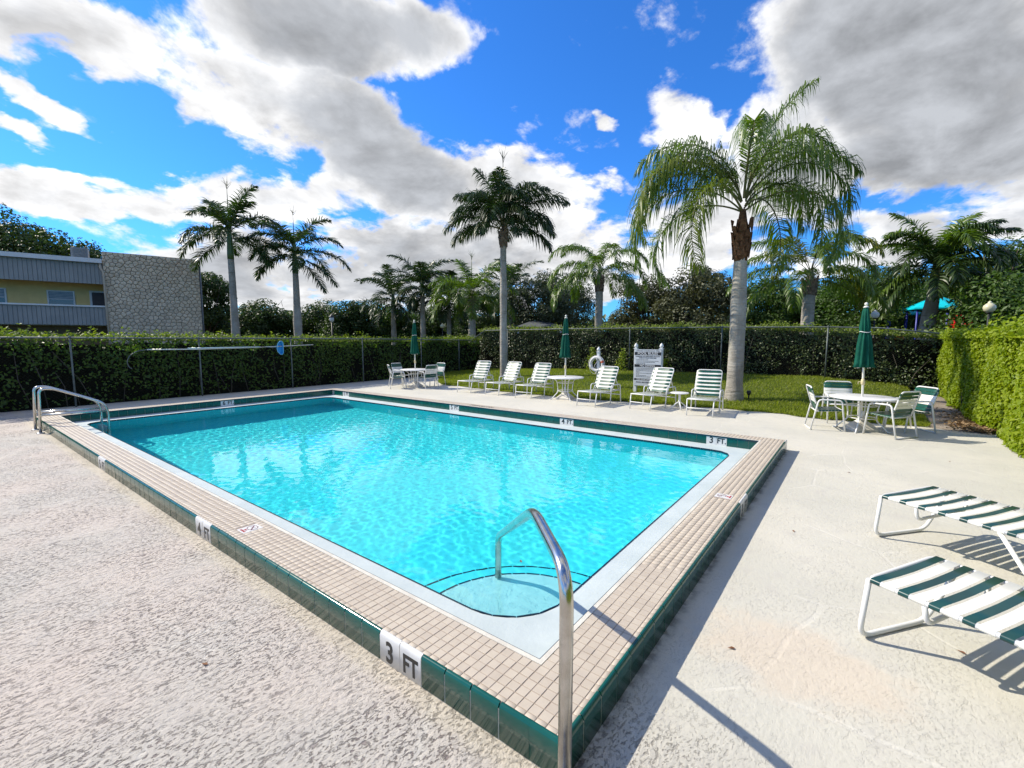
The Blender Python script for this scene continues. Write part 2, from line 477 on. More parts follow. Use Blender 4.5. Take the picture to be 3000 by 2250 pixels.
GRASSM = pm('turf_soil', (0.05, 0.075, 0.012), (0.085, 0.11, 0.02), 3.0, 0.9, bump=0.03, bscale=40, spec=0.1)
gm = pm('far_ground', (0.045, 0.06, 0.018), (0.09, 0.085, 0.05), 0.4, 0.95, spec=0.1)
gnd = put('ground', grid_mesh('ground', np.array([-260, -14, -0.2, PW + 0.2, 18, 60, 260.0]), np.array([-260, -6, -0.2, PL + 0.2, 16, 60, 260.0]), lambda X, Y: X * 0 - 0.09,
      gm, False, lambda x, y: ~((x > -0.2) & (x < PW + 0.2) & (y > -0.2) & (y < PL + 0.2))))
tag(gnd, 'grassy ground beyond the fences', kind='structure')

_ey = [-2.32, -2.2, -0.63, 0.49, 1.4, 4.7, 7.5, 9.7, 11.2, 12.0, 13.65, 14.35]
_ex = [10.3, 9.98, 9.86, 10.15, 10.15, 9.75, 9.68, 10.05, 10.15, 10.8, 12.4, 13.3]
_hy = [-3.1, -2, 0, 4, 9, 12.6, 14.4]; _hv = [0, .28, .42, .36, .3, .16, .12]
def lawn_edge(y): return np.interp(y, _ey, _ex) + 0.05 * np.sin(np.asarray(y) * 5.1) + 0.03 * np.sin(np.asarray(y) * 11.7)
def lawn_h(X, Y):
    S = np.interp(Y, _hy, _hv); t = np.clip((X - 9.9) / 6, 0, 1)
    return 0.025 + S * t * t * (3 - 2 * t)
def build_lawn():
    ysl = np.linspace(-2.32, 14.38, 110); s = np.linspace(0, 1, 40)
    Y, S = np.meshgrid(ysl, s, indexing='ij')
    E = lawn_edge(Y); X = E + S * (17.6 - E)
    Z = lawn_h(X, Y) + 0.012 * np_noise(X, Y, 1.1, 3)
    Z[:, 0] = -0.02
    i = np.arange(Y.size).reshape(Y.shape)
    F = np.stack([i[:-1, :-1], i[:-1, 1:], i[1:, 1:], i[1:, :-1]], -1).reshape(-1, 4)
    F = F[:, ::-1]
    o = put('lawn', np_mesh('lawn', np.stack([X, Y, Z], -1).reshape(-1, 3), F, GRASSM, True))
    tag(o, 'strip of mown lawn rising towards the ivy hedge', kind='structure')
    # grass blades
    n = 70000
    y = rng.uniform(-2.3, 14.3, n); e = lawn_edge(y); x = e + (16.5 - e) * rng.uniform(0, 1, n) ** 1.25
    x[:6000] = e[:6000] + rng.uniform(-0.03, 0.12, 6000)
    z = lawn_h(x, y)
    h = rng.uniform(0.03, 0.075, n) * (1 + 0.45 * np_noise(x, y, 0.9, 5)); a = rng.uniform(0, 2 * PI, n); wd = rng.uniform(0.008, 0.016, n); ln = rng.normal(0, 0.035, (n, 2))
    ca, sa = np.cos(a) * wd, np.sin(a) * wd
    V = np.stack([np.stack([x - ca, y - sa, z - 0.01], -1), np.stack([x + ca, y + sa, z - 0.01], -1), np.stack([x + ln[:, 0], y + ln[:, 1], z + h], -1)], 1).reshape(-1, 3)
    F = np.arange(3 * n).reshape(n, 3)
    g = put('grass', np_mesh('grass', V, F, leafm('grass_blade', (0.15, 0.20, 0.015), (0.24, 0.26, 0.03), 0.40, 0.55)))
    tag(g, 'short yellow green grass of the lawn', kind='stuff')
build_lawn()

def build_dirt():
    X, Y = np.meshgrid(np.linspace(9.7, 16.8, 60), np.linspace(-3.6, -2.05, 22), indexing='ij')
    d = np.minimum(np.minimum(X - 9.7, 16.8 - X), np.minimum(Y + 3.6, -2.05 - Y))
    Z = -0.03 + 0.045 * np.clip(d / 0.3, 0, 1) + 0.018 * np_noise(X, Y, 2.0, 9) * np.clip(d / 0.2, 0, 1)
    i = np.arange(X.size).reshape(X.shape)
    F = np.stack([i[:-1, :-1], i[1:, :-1], i[1:, 1:], i[:-1, 1:]], -1).reshape(-1, 4)
    o = put('dirt_path', np_mesh('dirt_path', np.stack([X, Y, Z], -1).reshape(-1, 3), F, pm('dirt', (0.20, 0.16, 0.12), (0.33, 0.28, 0.23), 2.2, 0.95, bump=0.02, bscale=30, spec=0.1), True))
    tag(o, 'bare dirt path between the lawn and the sunlit hedge', kind='structure')
    n = 900
    P = np.stack([9.75 + np.abs(rng.normal(0, 1.2, n)), -2.95 + rng.normal(0, 0.2, n), np.full(n, 0.045)], -1)
    P[:, 2] += rng.uniform(0, 0.05, n)
    P = P[(P[:, 1] > -3.3) & (P[:, 1] < -2.2)]
    me = leaves_mesh('leaf_litter', P, 0.09, rng, leafm('dry_leaf', (0.20, 0.12, 0.06), (0.34, 0.24, 0.13), 0.15, 0.8, (1, 0.8, 0.5)), nrm=(0, 0, 1), spread=0.6)
    tag(put('leaf_litter', me), 'dry leaf litter along the dirt path', kind='stuff')
build_dirt()

# ------------------------------------------------------------------ swimming pool
GROUT = pm('grout', (0.60, 0.56, 0.48), (0.48, 0.43, 0.36), 25, 0.9, bump=0.002, bscale=200, spec=0.2)
MOSAIC = pm('beige_mosaic', (0.55, 0.475, 0.375), (0.455, 0.385, 0.305), 9, 0.42, spec=0.4, rvar=0.2, island=0.55)
GREEN = pm('green_glazed_tile', (0.003, 0.068, 0.052), (0.005, 0.092, 0.072), 4, 0.16, spec=0.5, rvar=0.1, island=0.6)
WHITET = pm('white_glazed_tile', (0.74, 0.73, 0.70), (0.64, 0.63, 0.61), 8, 0.25, spec=0.45)
BLACK = pm('black_lettering', (0.012, 0.012, 0.012), (0.02, 0.02, 0.02), 20, 0.4)
PLASTER = pm('white_plaster', (0.52, 0.575, 0.575), (0.44, 0.50, 0.505), 2.2, 0.6, bump=0.002, bscale=40, spec=0.3)
STRIP = pm('white_grout_edge', (0.66, 0.63, 0.55), (0.55, 0.51, 0.44), 7, 0.7, bump=0.003, bscale=60, spec=0.2)
BASIN = pm('water_tinted_plaster', (0.085, 0.79, 0.86), (0.06, 0.74, 0.83), 1.2, 0.7, spec=0.2)  # turquoise of light through deep water put into the plaster colour
STEPP = pm('shallow_tinted_plaster', (0.50, 0.80, 0.82), (0.44, 0.75, 0.78), 1.6, 0.7, spec=0.2)  # paler tint of shallow water, likewise put into the plaster colour
NAVY = pm('dark_trim_tile', (0.006, 0.022, 0.045), (0.01, 0.035, 0.05), 12, 0.2)
REDT = pm('red_lettering', (0.42, 0.03, 0.04), (0.5, 0.06, 0.06), 10, 0.5)

def ring_boxes(b, o0, o1, z0, z1):
    """four boxes making a rectangular ring from offset o0 (inner) to o1 (outer) around the pool"""
    for (x0, x1, y0, y1) in ((-o1, -o0, -o1, PL + o1), (PW + o0, PW + o1, -o1, PL + o1), (-o0, PW + o0, -o1, -o0), (-o0, PW + o0, PL + o0, PL + o1)):
        b.box(((x0 + x1) / 2, (y0 + y1) / 2, (z0 + z1) / 2), (x1 - x0, y1 - y0, z1 - z0))
_b = MB(); ring_boxes(_b, 0.0, 0.303, -0.10, 0.1585)
pool = _b.obj('swimming_pool', GROUT)
_b = MB(); ring_boxes(_b, 0.004, 0.3022, 0.1580, 0.1612); _b.obj('mortar_bed', pm('brown_grout', (0.38, 0.31, 0.25), (0.28, 0.22, 0.175), 25, 0.9, bump=0.002, bscale=200, spec=0.2), pool)
tag(pool, 'swimming pool with raised tiled curb and pale turquoise water', kind='structure')
_b = MB(); ring_boxes(_b, 0.30, 0.3190, -0.09, 0.142); _b.obj('side_grout', GROUT, pool)
_b = MB(); ring_boxes(_b, -0.008, 0.018, 0.150, 0.1655); _b.obj('edge_strip', STRIP, pool)
_b = MB(); ring_boxes(_b, -0.013, -0.0085, 0.140, 0.1635); _b.obj('edge_gap_shade', NAVY, pool)  # dark strip drawn in for the shadow gap below the white edge

# --- mosaic coping: nearest 300 tiles are parts, the rest is one mass
def band(o, s):   # rows of tiles going outwards from the edge
    r = [(o + s * (0.018 + 0.0515 * k), o + s * (0.018 + 0.0515 * (k + 1))) for k in range(5)] + [(o + s * 0.2755, o + s * 0.3005)]
    return [tuple(sorted(q)) for q in r]
def run(a, b): 
    n = int((b - a) / 0.0515); e = [a + 0.0515 * k for k in range(n + 1)]
    return [(e[k], e[k + 1]) for k in range(n)] + [(e[-1], b)]
CLf, CRt, RNr, RFr = band(0, -1), band(PW, 1), band(0, -1), band(PL, 1)
LX, LY = run(-0.018, PW + 0.018), run(-0.018, PL + 0.018)
cells = [(x, y) for x in CLf + CRt for y in LY] + [(x, y) for x in LX for y in RNr + RFr] + [(x, y) for x in CLf + CRt for y in RNr + RFr]
SIGNT = [(-0.2245, -0.0695, 2.66, 2.79), (2.945, 3.075, -0.2245, -0.0695), (PW + 0.0695, PW + 0.2245, 2.53, 2.66)]
def blocked(x, y): return any(x[0] < s[1] - .004 and x[1] > s[0] + .004 and y[0] < s[3] - .004 and y[1] > s[2] + .004 for s in SIGNT)
cells = [c for c in cells if not blocked(*c)]
cells.sort(key=lambda c: (c[0][0] + 1.7) ** 2 + (c[1][0] + 1.13) ** 2)
JN, BV = 0.0018, 0.0014
def tile_arrays(x0, x1, y0, y1, z0, z1):
    a, b, c, d = x0 + JN, x1 - JN, y0 + JN, y1 - JN
    V = [(a, c, z0), (b, c, z0), (b, d, z0), (a, d, z0), (a, c, z1 - BV), (b, c, z1 - BV), (b, d, z1 - BV), (a, d, z1 - BV),
         (a + BV, c + BV, z1), (b - BV, c + BV, z1), (b - BV, d - BV, z1), (a + BV, d - BV, z1)]
    return V
TF = [(0, 1, 5, 4), (1, 2, 6, 5), (2, 3, 7, 6), (3, 0, 4, 7), (4, 5, 9, 8), (5, 6, 10, 9), (6, 7, 11, 10), (7, 4, 8, 11), (8, 9, 10, 11)]
full = [c for c in cells if abs(c[0][1] - c[0][0] - .0515) < .002 and abs(c[1][1] - c[1][0] - .0515) < .002][:300]
fs = set(full)
tm = MB().add(tile_arrays(-.02575, .02575, -.02575, .02575, -.012, 0), TF).mesh('coping_tile', MOSAIC)
for (x, y) in full:
    o = put('coping_tile', tm, pool, ((x[0] + x[1]) / 2 + random.gauss(0, .0004), (y[0] + y[1]) / 2 + random.gauss(0, .0004), 0.1635 + random.gauss(0, .0004)), random.gauss(0, .004))
rest = [c for c in cells if c not in fs]
V = np.array([tile_arrays(x[0], x[1], y[0], y[1], 0.150, 0.1635 + random.gauss(0, .0003)) for (x, y) in rest]).reshape(-1, 3)
F = (np.arange(len(rest))[:, None, None] * 12 + np.array(TF)[None]).reshape(-1, 4)
tag(put('coping_mosaic', np_mesh('coping_mosaic', V, F, MOSAIC), pool), kind='stuff')

def sign_tile(x0, x1, y0, y1, out):
    """white no-diving tile let into the coping; 'out' points away from the water"""
    b = MB(); b.add(tile_arrays(x0, x1, y0, y1, 0.150, 0.1638), TF)
    o = b.obj('no_diving_tile', WHITET, pool)
    c = Vector(((x0 + x1) / 2, (y0 + y1) / 2, 0.1645)); up = -Vector(out); xd = Vector((up.y, -up.x, 0))
    rg = MB(); oct_ = []
    for k in range(8):
        a = PI / 8 + k * PI / 4
        oct_.append((math.cos(a) * 0.052, math.sin(a) * 0.042))
    cc = c + up * 0.018
    def T(p, z=0): return cc + xd * p[0] + up * p[1] + Vector((0, 0, z))
    for k in range(8):
        p, q = oct_[k], oct_[(k + 1) % 8]
        rg.add([T(p), T(q), T((q[0] * .86, q[1] * .86)), T((p[0] * .86, p[1] * .86))], [(0, 1, 2, 3)])
    p, q = (-0.040, 0.026), (0.036, -0.032)
    rg.add([T(p, .0003), T((p[0] + .008, p[1] + .006), .0003), T((q[0] + .008, q[1] + .006), .0003), T(q, .0003)], [(0, 1, 2, 3)])
    rg.obj('prohibition_mark', pm('dark_red_mark', (0.10, 0.015, 0.03), (0.14, 0.03, 0.04), 9, 0.4), o)
    sw = MB(); sw.add([T((-.03, -.004)), T((.012, .006)), T((.012, .011)), T((-.03, .003))], [(0, 1, 2, 3)])
    sw.add([T((.016 + .006 * math.cos(a), .012 + .006 * math.sin(a)), .0002) for a in np.linspace(0, 2 * PI, 9)[:-1]], [tuple(range(8))])
    sw.obj('diver_figure', pm('grey_print', (0.35, 0.3, 0.3), (0.4, 0.36, 0.36), 9, 0.5), o)
    put_text('NO', 0.024, REDT, o, c - up * 0.036 + Vector((0, 0, .0002)), xd, up, bold=0.0004)
    put_text('DIVING', 0.024, REDT, o, c - up * 0.058 + Vector((0, 0, .0002)), xd, up, bold=0.0004)
    return o
sign_tile(*SIGNT[0], (-1, 0, 0)); sign_tile(*SIGNT[1], (0, -1, 0)); sign_tile(*SIGNT[2], (1, 0, 0))
put_text('NO DIVING', 0.135, BLACK, pool, (PW + 0.16, 5.69, 0.1642), (0, 1, 0), (-1, 0, 0), bold=0.004)

# --- outside face: bullnose tiles and depth markers
PROF = [(-0.004, 0.004), (0.018, 0.004), (0.018, 0.136), (0.0165, 0.147), (0.0125, 0.156), (0.006, 0.1615), (-0.004, 0.1638), (-0.004, 0.15)]
def bullnose(L, mat, name):
    b = MB(); n = len(PROF)
    vs = [(-L / 2, -p, z) for p, z in PROF] + [(L / 2, -p, z) for p, z in PROF]      # outward is -Y, runs along X
    b.add(vs, [(i, i + 1, n + i + 1, n + i) for i in range(n - 1)], True)
    b.add(vs, [tuple(range(n)), tuple(reversed(range(n, 2 * n)))])
    return b.mesh(name, mat)
PT = 0.161
bg_ = bullnose(PT - 0.0065, GREEN, 'face_tile'); bw_ = bullnose(PT - 0.0045, WHITET, 'depth_marker_tile')
def face_run(n, pos, rz, marks, whites=()):
    for k in range(n):
        wh = k in marks or k in whites
        o = put('depth_marker_tile' if wh else 'face_tile', bw_ if wh else bg_, pool, pos(k), rz)
        o.rotation_euler = (random.gauss(0, .003), 0, rz + random.gauss(0, .003))
        if k in marks:
            put_text(marks[k], 0.158 if len(marks[k]) == 1 else 0.135, BLACK, o, (0, -0.0185, 0.066), (1, 0, 0), (0, 0, 1), bold=0.004, sx=0.8 if len(marks[k]) > 1 else 0.85)
# left outside face looks to -X: local X runs along -Y
face_run(75, lambda k: (-0.303, -0.325 + PT * (k + 0.5) + 0.02 * (k == 0), 0), -PI / 2, {5: 'FT', 6: '3', 21: 'FT', 22: '4', 42: 'FT', 43: '5'})
face_run(41, lambda k: (-0.319 + PT * (k + 0.5), -0.303, 0), 0, {20: '3', 21: 'FT'}, (40,))

# --- inside faces: square tiles above the gutter ledge
WP = 0.1525
wt_ = MB().box((0, -0.0035, 0.082), (WP - 0.005, 0.007, 0.134)).mesh('waterline_tile', GREEN)
wm_ = MB().box((0, -0.0035, 0.082), (WP - 0.003, 0.007, 0.136)).mesh('depth_marker_tile', WHITET)
def inner_run(n, pos, rz, marks):
    for k in range(n):
        o = put('depth_marker_tile' if k in marks else 'waterline_tile', wm_ if k in marks else wt_, pool, pos(k), rz)
        if k in marks: put_text(marks[k], 0.145 if len(marks[k]) == 1 else 0.118, BLACK, o, (0, -0.0077, 0.082), (1, 0, 0), (0, 0, 1), bold=0.003, sx=0.9)
inner_run(75, lambda k: (PW, WP * (k + .5), 0), -PI / 2, {3: 'FT.', 4: '3', 21: 'FT.', 22: '4', 41: 'FT.', 42: '5', 70: 'FT.', 71: '5'})
inner_run(39, lambda k: (WP * (k + .5), PL, 0), 0, {19: '6', 20: 'FT.'})
inner_run(75, lambda k: (0, WP * (k + .5), 0), PI / 2, {}); inner_run(39, lambda k: (WP * (k + .5), 0, 0), PI, {})

# --- gutter ledge with rounded corners
LW = 0.305
def inner_path(off=0.0, n=9):
    """water's edge, anticlockwise, with the arc centres for matching points on the outer rectangle"""
    pts = []
    for (cx, cy, a0, r) in ((LW, LW, PI, 0.42), (PW - LW, LW, 1.5 * PI, 0.27), (PW - LW, PL - LW, 0, 0.27), (LW, PL - LW, 0.5 * PI, 0.27)):
        ox = cx + (r if cx < 1 else -r); oy = cy + (r if cy < 1 else -r)
        for k in range(n):
            a = a0 + k / (n - 1) * PI / 2
            pts.append((ox + (r + off) * math.cos(a), oy + (r + off) * math.sin(a), ox, oy, a))
    return pts
IP = inner_path()
def to_rect(x, y, ox, oy, a):
    dx, dy = math.cos(a), math.sin(a); t = []
    if dx > 1e-6: t.append((PW - ox) / dx)
    if dx < -1e-6: t.append(-ox / dx)
    if dy > 1e-6: t.append((PL - oy) / dy)
    if dy < -1e-6: t.append(-oy / dy)
    t = min(t); return (ox + dx * t, oy + dy * t)
b = MB(); n = len(IP)
vs = [(*to_rect(*p), 0.014) for p in IP] + [(p[0], p[1], 0.0) for p in IP] + [(p[0], p[1], -0.05) for p in IP]
b.add(vs, [(i, (i + 1) % n, n + (i + 1) % n, n + i) for i in range(n)] + [(n + i, n + (i + 1) % n, 2 * n + (i + 1) % n, 2 * n + i) for i in range(n)])
for c in ((0, 0), (PW, 0), (PW, PL), (0, PL)):            # the corner wedges
    near = sorted(range(n), key=lambda i: (vs[i][0] - c[0]) ** 2 + (vs[i][1] - c[1]) ** 2)[:2]
    b.add([(c[0], c[1], 0.014), vs[near[0]], vs[near[1]]], [(0, 1, 2)])
b.obj('gutter_ledge', PLASTER, pool)
# dark trim tiles along the water's edge
dense = []
PTS = [Vector((p[0], p[1])) for p in inner_path(0.0, 13)]
def resample(P, step):
    out = []; P = P + [P[0]]; acc = 0.0
    for a, c in zip(P[:-1], P[1:]):
        L = (c - a).length
        while acc < L:
            out.append(a.lerp(c, acc / L)); acc += step
        acc -= L
    return out
Q = resample(PTS, 0.152)
for i in range(len(Q)):
    a, c = Q[i], Q[(i + 1) % len(Q)]; m_ = (a + c) / 2; d = c - a; L = d.length
    if L < 0.03: continue
    o = put('trim_tile', MB().box((0, 0.0035, -0.0225), (max(L - 0.006, 0.02), 0.009, 0.055)).mesh('trim_tile', NAVY), pool, (m_.x, m_.y, 0.0), math.atan2(d.y, d.x))

# --- basin: walls and sloping floor
def floor_z(y): return np.interp(y, [0, 5, 8.0, 12], [-0.90, -1.05, -1.22, -1.26])
b = MB(); BP = inner_path(0.0, 9); n = len(BP)
vs = [(p[0], p[1], -0.045) for p in BP] + [(p[0], p[1], float(floor_z(p[1])) - 0.02) for p in BP]
b.add(vs, [(i, n + i, n + (i + 1) % n, (i + 1) % n) for i in range(n)])
fy = np.linspace(0.1, PL - 0.1, 24)
fv = [(x, y, float(floor_z(y))) for y in fy for x in (0.1, PW - 0.1)]
b.add(fv, [(2 * i, 2 * i + 1, 2 * i + 3, 2 * i + 2) for i in range(23)], True)
b.obj('basin', BASIN, pool)
# entry steps: two quarter-round treads in the near corner
for (r, z, d) in ((0.73, -0.17, 0.25), (1.06, -0.42, 0.5)):
    b = MB(); k = 40; c0 = (0.40, 0.40)
    ring = [(c0[0] + r * math.cos(a), c0[1] + r * math.sin(a)) for a in np.linspace(0, 2 * PI, k + 1)[:-1]]
    b.prism(ring, z - d, z); st = b.obj('step', STEPP if z > -.3 else BASIN, pool)
    nb = MB()
    m_ = int(r * 2 * PI / 0.105)
    for i in range(m_):
        a = 2 * PI * (i + .5) / m_; x, y = c0[0] + r * math.cos(a), c0[1] + r * math.sin(a)
        if x < LW or y < LW: continue
        nb.box((x, y, z - 0.004), (0.016, 0.098, 0.014), Matrix.Rotation(a, 3, 'Z'))
    nb.obj('step_nosing', NAVY, st)

# --- water: a finely rippled, slightly green refracting surface; the sun lamp casts real caustics through it
def water_material():
    m = bpy.data.materials.new('pool_water'); m.use_nodes = True
    t = NT(m.node_tree); t.n.clear()
    gl = t.new('ShaderNodeBsdfGlass'); gl.inputs['Roughness'].default_value = 0.0; gl.inputs['IOR'].default_value = 1.33
    gl.inputs[0].default_value = (0.86, 0.99, 0.985, 1)
    o = t.new('ShaderNodeOutputMaterial'); t.l.new(gl.outputs[0], o.inputs[0])
    return m
def build_water():
    wp = [(p[0], p[1]) for p in inner_path(0.012, 9)]
    r = np.random.default_rng(5)
    waves = []
    for i in range(46):
        lam = float(np.exp(r.uniform(np.log(0.058), np.log(0.30)))); k = 2 * PI / lam; a = r.uniform(0, 2 * PI)
        waves.append((k * math.cos(a), k * math.sin(a), r.uniform(0, 2 * PI), 0.0125 / k / 46 ** .5 * 2.2 * (lam / 0.2) ** 0.15))
    step = 0.0165
    x0, x1, y0, y1 = LW - 0.012, PW - LW + 0.012, LW - 0.012, PL - LW + 0.012
    xs = np.arange(x0, x1 + step, step); ys = np.arange(y0, y1 + step, step)
    def zf(X, Y):
        Z = np.zeros_like(X); g = 0.65 + 0.5 * np_noise(X, Y, 0.45, 4, 2)
        for kx, ky, ph, am in waves: Z += am * np.sin(kx * X + ky * Y + ph)
        return -0.016 + Z * g
    # the sheet runs on under the ledge at the rounded corners, where the trim hides it; skirt and floor close the body of water
    X, Y = np.meshgrid(xs, ys, indexing='ij'); Z = zf(X, Y); nx, ny = len(xs), len(ys)
    idx = np.arange(nx * ny).reshape(nx, ny)
    F = np.stack([idx[:-1, :-1], idx[1:, :-1], idx[1:, 1:], idx[:-1, 1:]], -1).reshape(-1, 4)
    V = np.stack([X, Y, Z], -1).reshape(-1, 3)
    rim = np.concatenate([idx[:, 0], idx[-1, 1:], idx[-2::-1, -1], idx[0, -2:0:-1]])
    lowv = V[rim].copy(); lowv[:, 2] = -2.6; o = len(V); m = len(rim); i = np.arange(m)
    SK = np.stack([rim[i], o + i, o + (i + 1) % m, rim[(i + 1) % m]], -1)
    c = len(V) + m
    V = np.concatenate([V, lowv, [[(x0 + x1) / 2, (y0 + y1) / 2, -2.6]]])
    BT = np.stack([o + (i + 1) % m, o + i, np.full(m, c), np.full(m, c)], -1)
    me = bpy.data.meshes.new('water')
    me.from_pydata(V.tolist(), [], F.tolist() + SK.tolist() + BT[:, :3].tolist())
    sm = np.zeros(len(me.polygons), bool); sm[:len(F)] = True; me.polygons.foreach_set('use_smooth', sm)
    me.materials.append(water_material()); me.update()
    return put('water', me)
wat = build_water(); tag(wat, 'clear turquoise water of the swimming pool', kind='structure')
wat.cycles.is_caustics_caster = True
for o in pool.children_recursive:
    if o.name.split('.')[0] in ('basin', 'step', 'step_nosing'): o.cycles.is_caustics_receiver = True

# ------------------------------------------------------------------ handrail and ladder
STEEL = pm('stainless_steel', (0.62, 0.61, 0.58), (0.50, 0.48, 0.44), 14, 0.22, 1.0, rvar=0.12)
t = thing('handrail', 'polished steel stair handrail standing at the near corner of the pool', 'handrail', (-0.43, -0.39, 0))
def rl(p): return (p[0] + 0.43, p[1] + 0.39, p[2])
pts = fillet([rl(p) for p in ((-0.43, -0.39, 0.0), (-0.43, -0.39, 0.915), (-0.06, 0.0, 0.925), (0.83, 0.93, 0.235), (0.83, 0.93, -0.148))], 0.13, 9)
MB().tube(pts, 0.0242, 16).obj('rail', STEEL, t)
MB().lathe([(0.062, 0.001), (0.062, 0.006), (0.05, 0.014), (0.0255, 0.02)], 18).obj('escutcheon', STEEL, t)

t = thing('pool_ladder', 'steel grab rail ladder hooked over the far left pool corner', 'ladder', (-0.40, 10.805, 0))
for s in (-1, 1):
    y = s * 0.275
    MB().tube(fillet([(0, y, 0), (0.03, y, 0.80), (0.20, y, 0.80), (0.88, y, 0.47), (0.945, y, 0.30), (0.93, y, -0.75)], 0.14, 7), 0.0225, 12).obj('rail', STEEL, t)
    MB().tube([(0.02, y, 0.325), (0.92, y, 0.30)], 0.0205, 10).obj('brace', STEEL, t)
    MB().lathe([(0.06, 0.001), (0.06, 0.006), (0.045, 0.014), (0.023, 0.02)], 16, (0, y, 0)).obj('escutcheon', STEEL, t)
TREAD = pm('white_plastic', (0.62, 0.63, 0.62), (0.5, 0.52, 0.52), 9, 0.45)
for z in (-0.10, -0.36, -0.62):
    MB().box((0.90, 0, z), (0.10, 0.53, 0.025)).obj('tread', TREAD, t)

# ------------------------------------------------------------------ furniture
WPAINT = pm('white_powder_coat', (0.78, 0.775, 0.75), (0.68, 0.67, 0.64), 3, 0.35, spec=0.4, rvar=0.15)
VWHITE = pm('white_vinyl_strap', (0.80, 0.785, 0.72), (0.71, 0.69, 0.63), 6, 0.42, spec=0.4)
VGREEN = pm('green_vinyl_strap', (0.004, 0.055, 0.035), (0.008, 0.085, 0.055), 5, 0.33, spec=0.5)
VNAVY = pm('dark_teal_vinyl_strap', (0.005, 0.042, 0.042), (0.008, 0.062, 0.058), 5, 0.3, spec=0.5)

def strap_mesh(p0, p1, along, wd, mat, sag=0.008, wrap=0.013, name='strap'):
    """vinyl strap from rail p0 to rail p1, wrapped down round both rails; 'along' is the rail direction"""
    p0, p1, al = Vector(p0), Vector(p1), Vector(along).normalized()
    ac = (p1 - p0).normalized(); nz = ac.cross(al)
    if nz.z < 0 or (abs(nz.z) < 1e-3 and nz.x > 0): nz = -nz
    prof = []
    for a in (-100, -40, 20, 70): prof.append(p0 - ac * math.cos(R(a)) * wrap + nz * math.sin(R(a)) * wrap)
    for k in (0.25, 0.5, 0.75): prof.append(p0.lerp(p1, k) + nz * (wrap - sag * math.sin(PI * k)))
    for a in (70, 20, -40, -100): prof.append(p1 + ac * math.cos(R(a)) * wrap + nz * math.sin(R(a)) * wrap)
    b = MB(); n = len(prof)
    vs = [q - al * wd / 2 for q in prof] + [q + al * wd / 2 for q in prof]
    b.add(vs, [(i, i + 1, n + i + 1, n + i) for i in range(n - 1)], True)
    return b.mesh(name, mat)

def make_lounger():
    t = thing('sun_lounger', '', 'sun lounger')
    W2 = 0.275
    fr = MB()
    for s in (-1, 1):
        y = s * W2
        fr.tube(fillet([(0.0, y, 0.365), (0.42, y, 0.345), (1.16, y, 0.335)], 0.1), 0.0135, 8)
    fr.tube([(0.0, -W2, 0.365), (0.0, W2, 0.365)], 0.0135, 8); fr.tube([(1.16, -W2, 0.335), (1.16, W2, 0.335)], 0.0135, 8)
    fr.obj('frame', WPAINT, t)
    bk = MB(); e = R(60); bx, bz, bl = 0.745, 0.35, 0.70
    def B(s_, y): return (bx + math.cos(e) * s_, y, bz + math.sin(e) * s_)
    bk.tube(fillet([B(0, -W2), B(bl, -W2), B(bl, W2), B(0, W2)], 0.07), 0.0135, 8)
    bk.tube([B(bl * .55, -W2), (1.10, -W2, 0.345)], 0.009, 6); bk.tube([B(bl * .55, W2), (1.10, W2, 0.345)], 0.009, 6)
    bk.obj('back_frame', WPAINT, t)
    for s in (-1, 1):
        y = s * (W2 + 0.004)
        MB().tube([(0.015, y, 0.355), (-0.05, y - s * 0.01, 0.0)], 0.0135, 8).obj('leg', WPAINT, t)
        ya = s * (W2 + 0.032)
        MB().tube(fillet([(0.62, ya, 0.0), (0.67, ya, 0.50), (1.12, ya, 0.50), (1.17, ya, 0.0)], 0.07), 0.0145, 8).obj('arm_frame', WPAINT, t)
    for q0, q1 in (((-0.02, -W2, 0.17), (-0.02, W2, 0.17)), ((0.645, -W2 - .03, 0.30), (0.645, W2 + .03, 0.30)), ((1.15, -W2 - .03, 0.22), (1.15, W2 + .03, 0.22))):
        MB().tube([q0, q1], 0.011, 8).obj('stretcher', WPAINT, t)
    n = 16
    for k in range(n):
        x = 0.02 + 0.70 * (k + 0.5) / n; z = 0.365 - 0.02 * min(1, x / 0.42)
        put('strap', strap_mesh((x, -W2, z), (x, W2, z), (1, 0, -0.03), 0.70 / n * (0.93 if k % 2 == 0 else 0.80), VGREEN if k % 2 == 0 else VWHITE), t)
    n = 13
    for k in range(n):
        q = 0.03 + (bl - 0.055) * (k + 0.5) / n
        put('strap', strap_mesh(B(q, -W2), B(q, W2), (math.cos(e), 0, math.sin(e)), (bl - .05) / n * (0.97 if k % 2 == 0 else 0.80), VGREEN if k % 2 == 0 else VWHITE), t)
    return t
LG = 'sun loungers lined up along the far side of the pool'
LSPOTS = [(8.84, 8.78, 5, 'strap sun lounger leftmost of the row, the slim palm trunk behind its backrest'),
          (8.93, 7.70, -2, 'green and white strap sun lounger second from the left, in front of the slim palm'),
          (8.88, 6.50, 2, 'green and white strap sun lounger just left of the round table with the middle umbrella'),
          (8.55, 4.30, -5, 'green and white strap sun lounger between the umbrella table and the pool rules sign'),
          (8.83, 3.00, -9, 'green and white strap sun lounger covering the right half of the pool rules sign'),
          (8.73, 1.61, 5, 'green and white strap sun lounger seen from the front beside the thick palm trunk')]
L0 = make_lounger()
for i, (x, y, a, lab) in enumerate(LSPOTS):
    if i == 0: o = L0; o.location = (x, y, 0); o.rotation_euler = (0, 0, R(a)); o['label'] = lab; o['group'] = LG
    else: dup(L0, (x, y, 0), R(a), lab, LG)

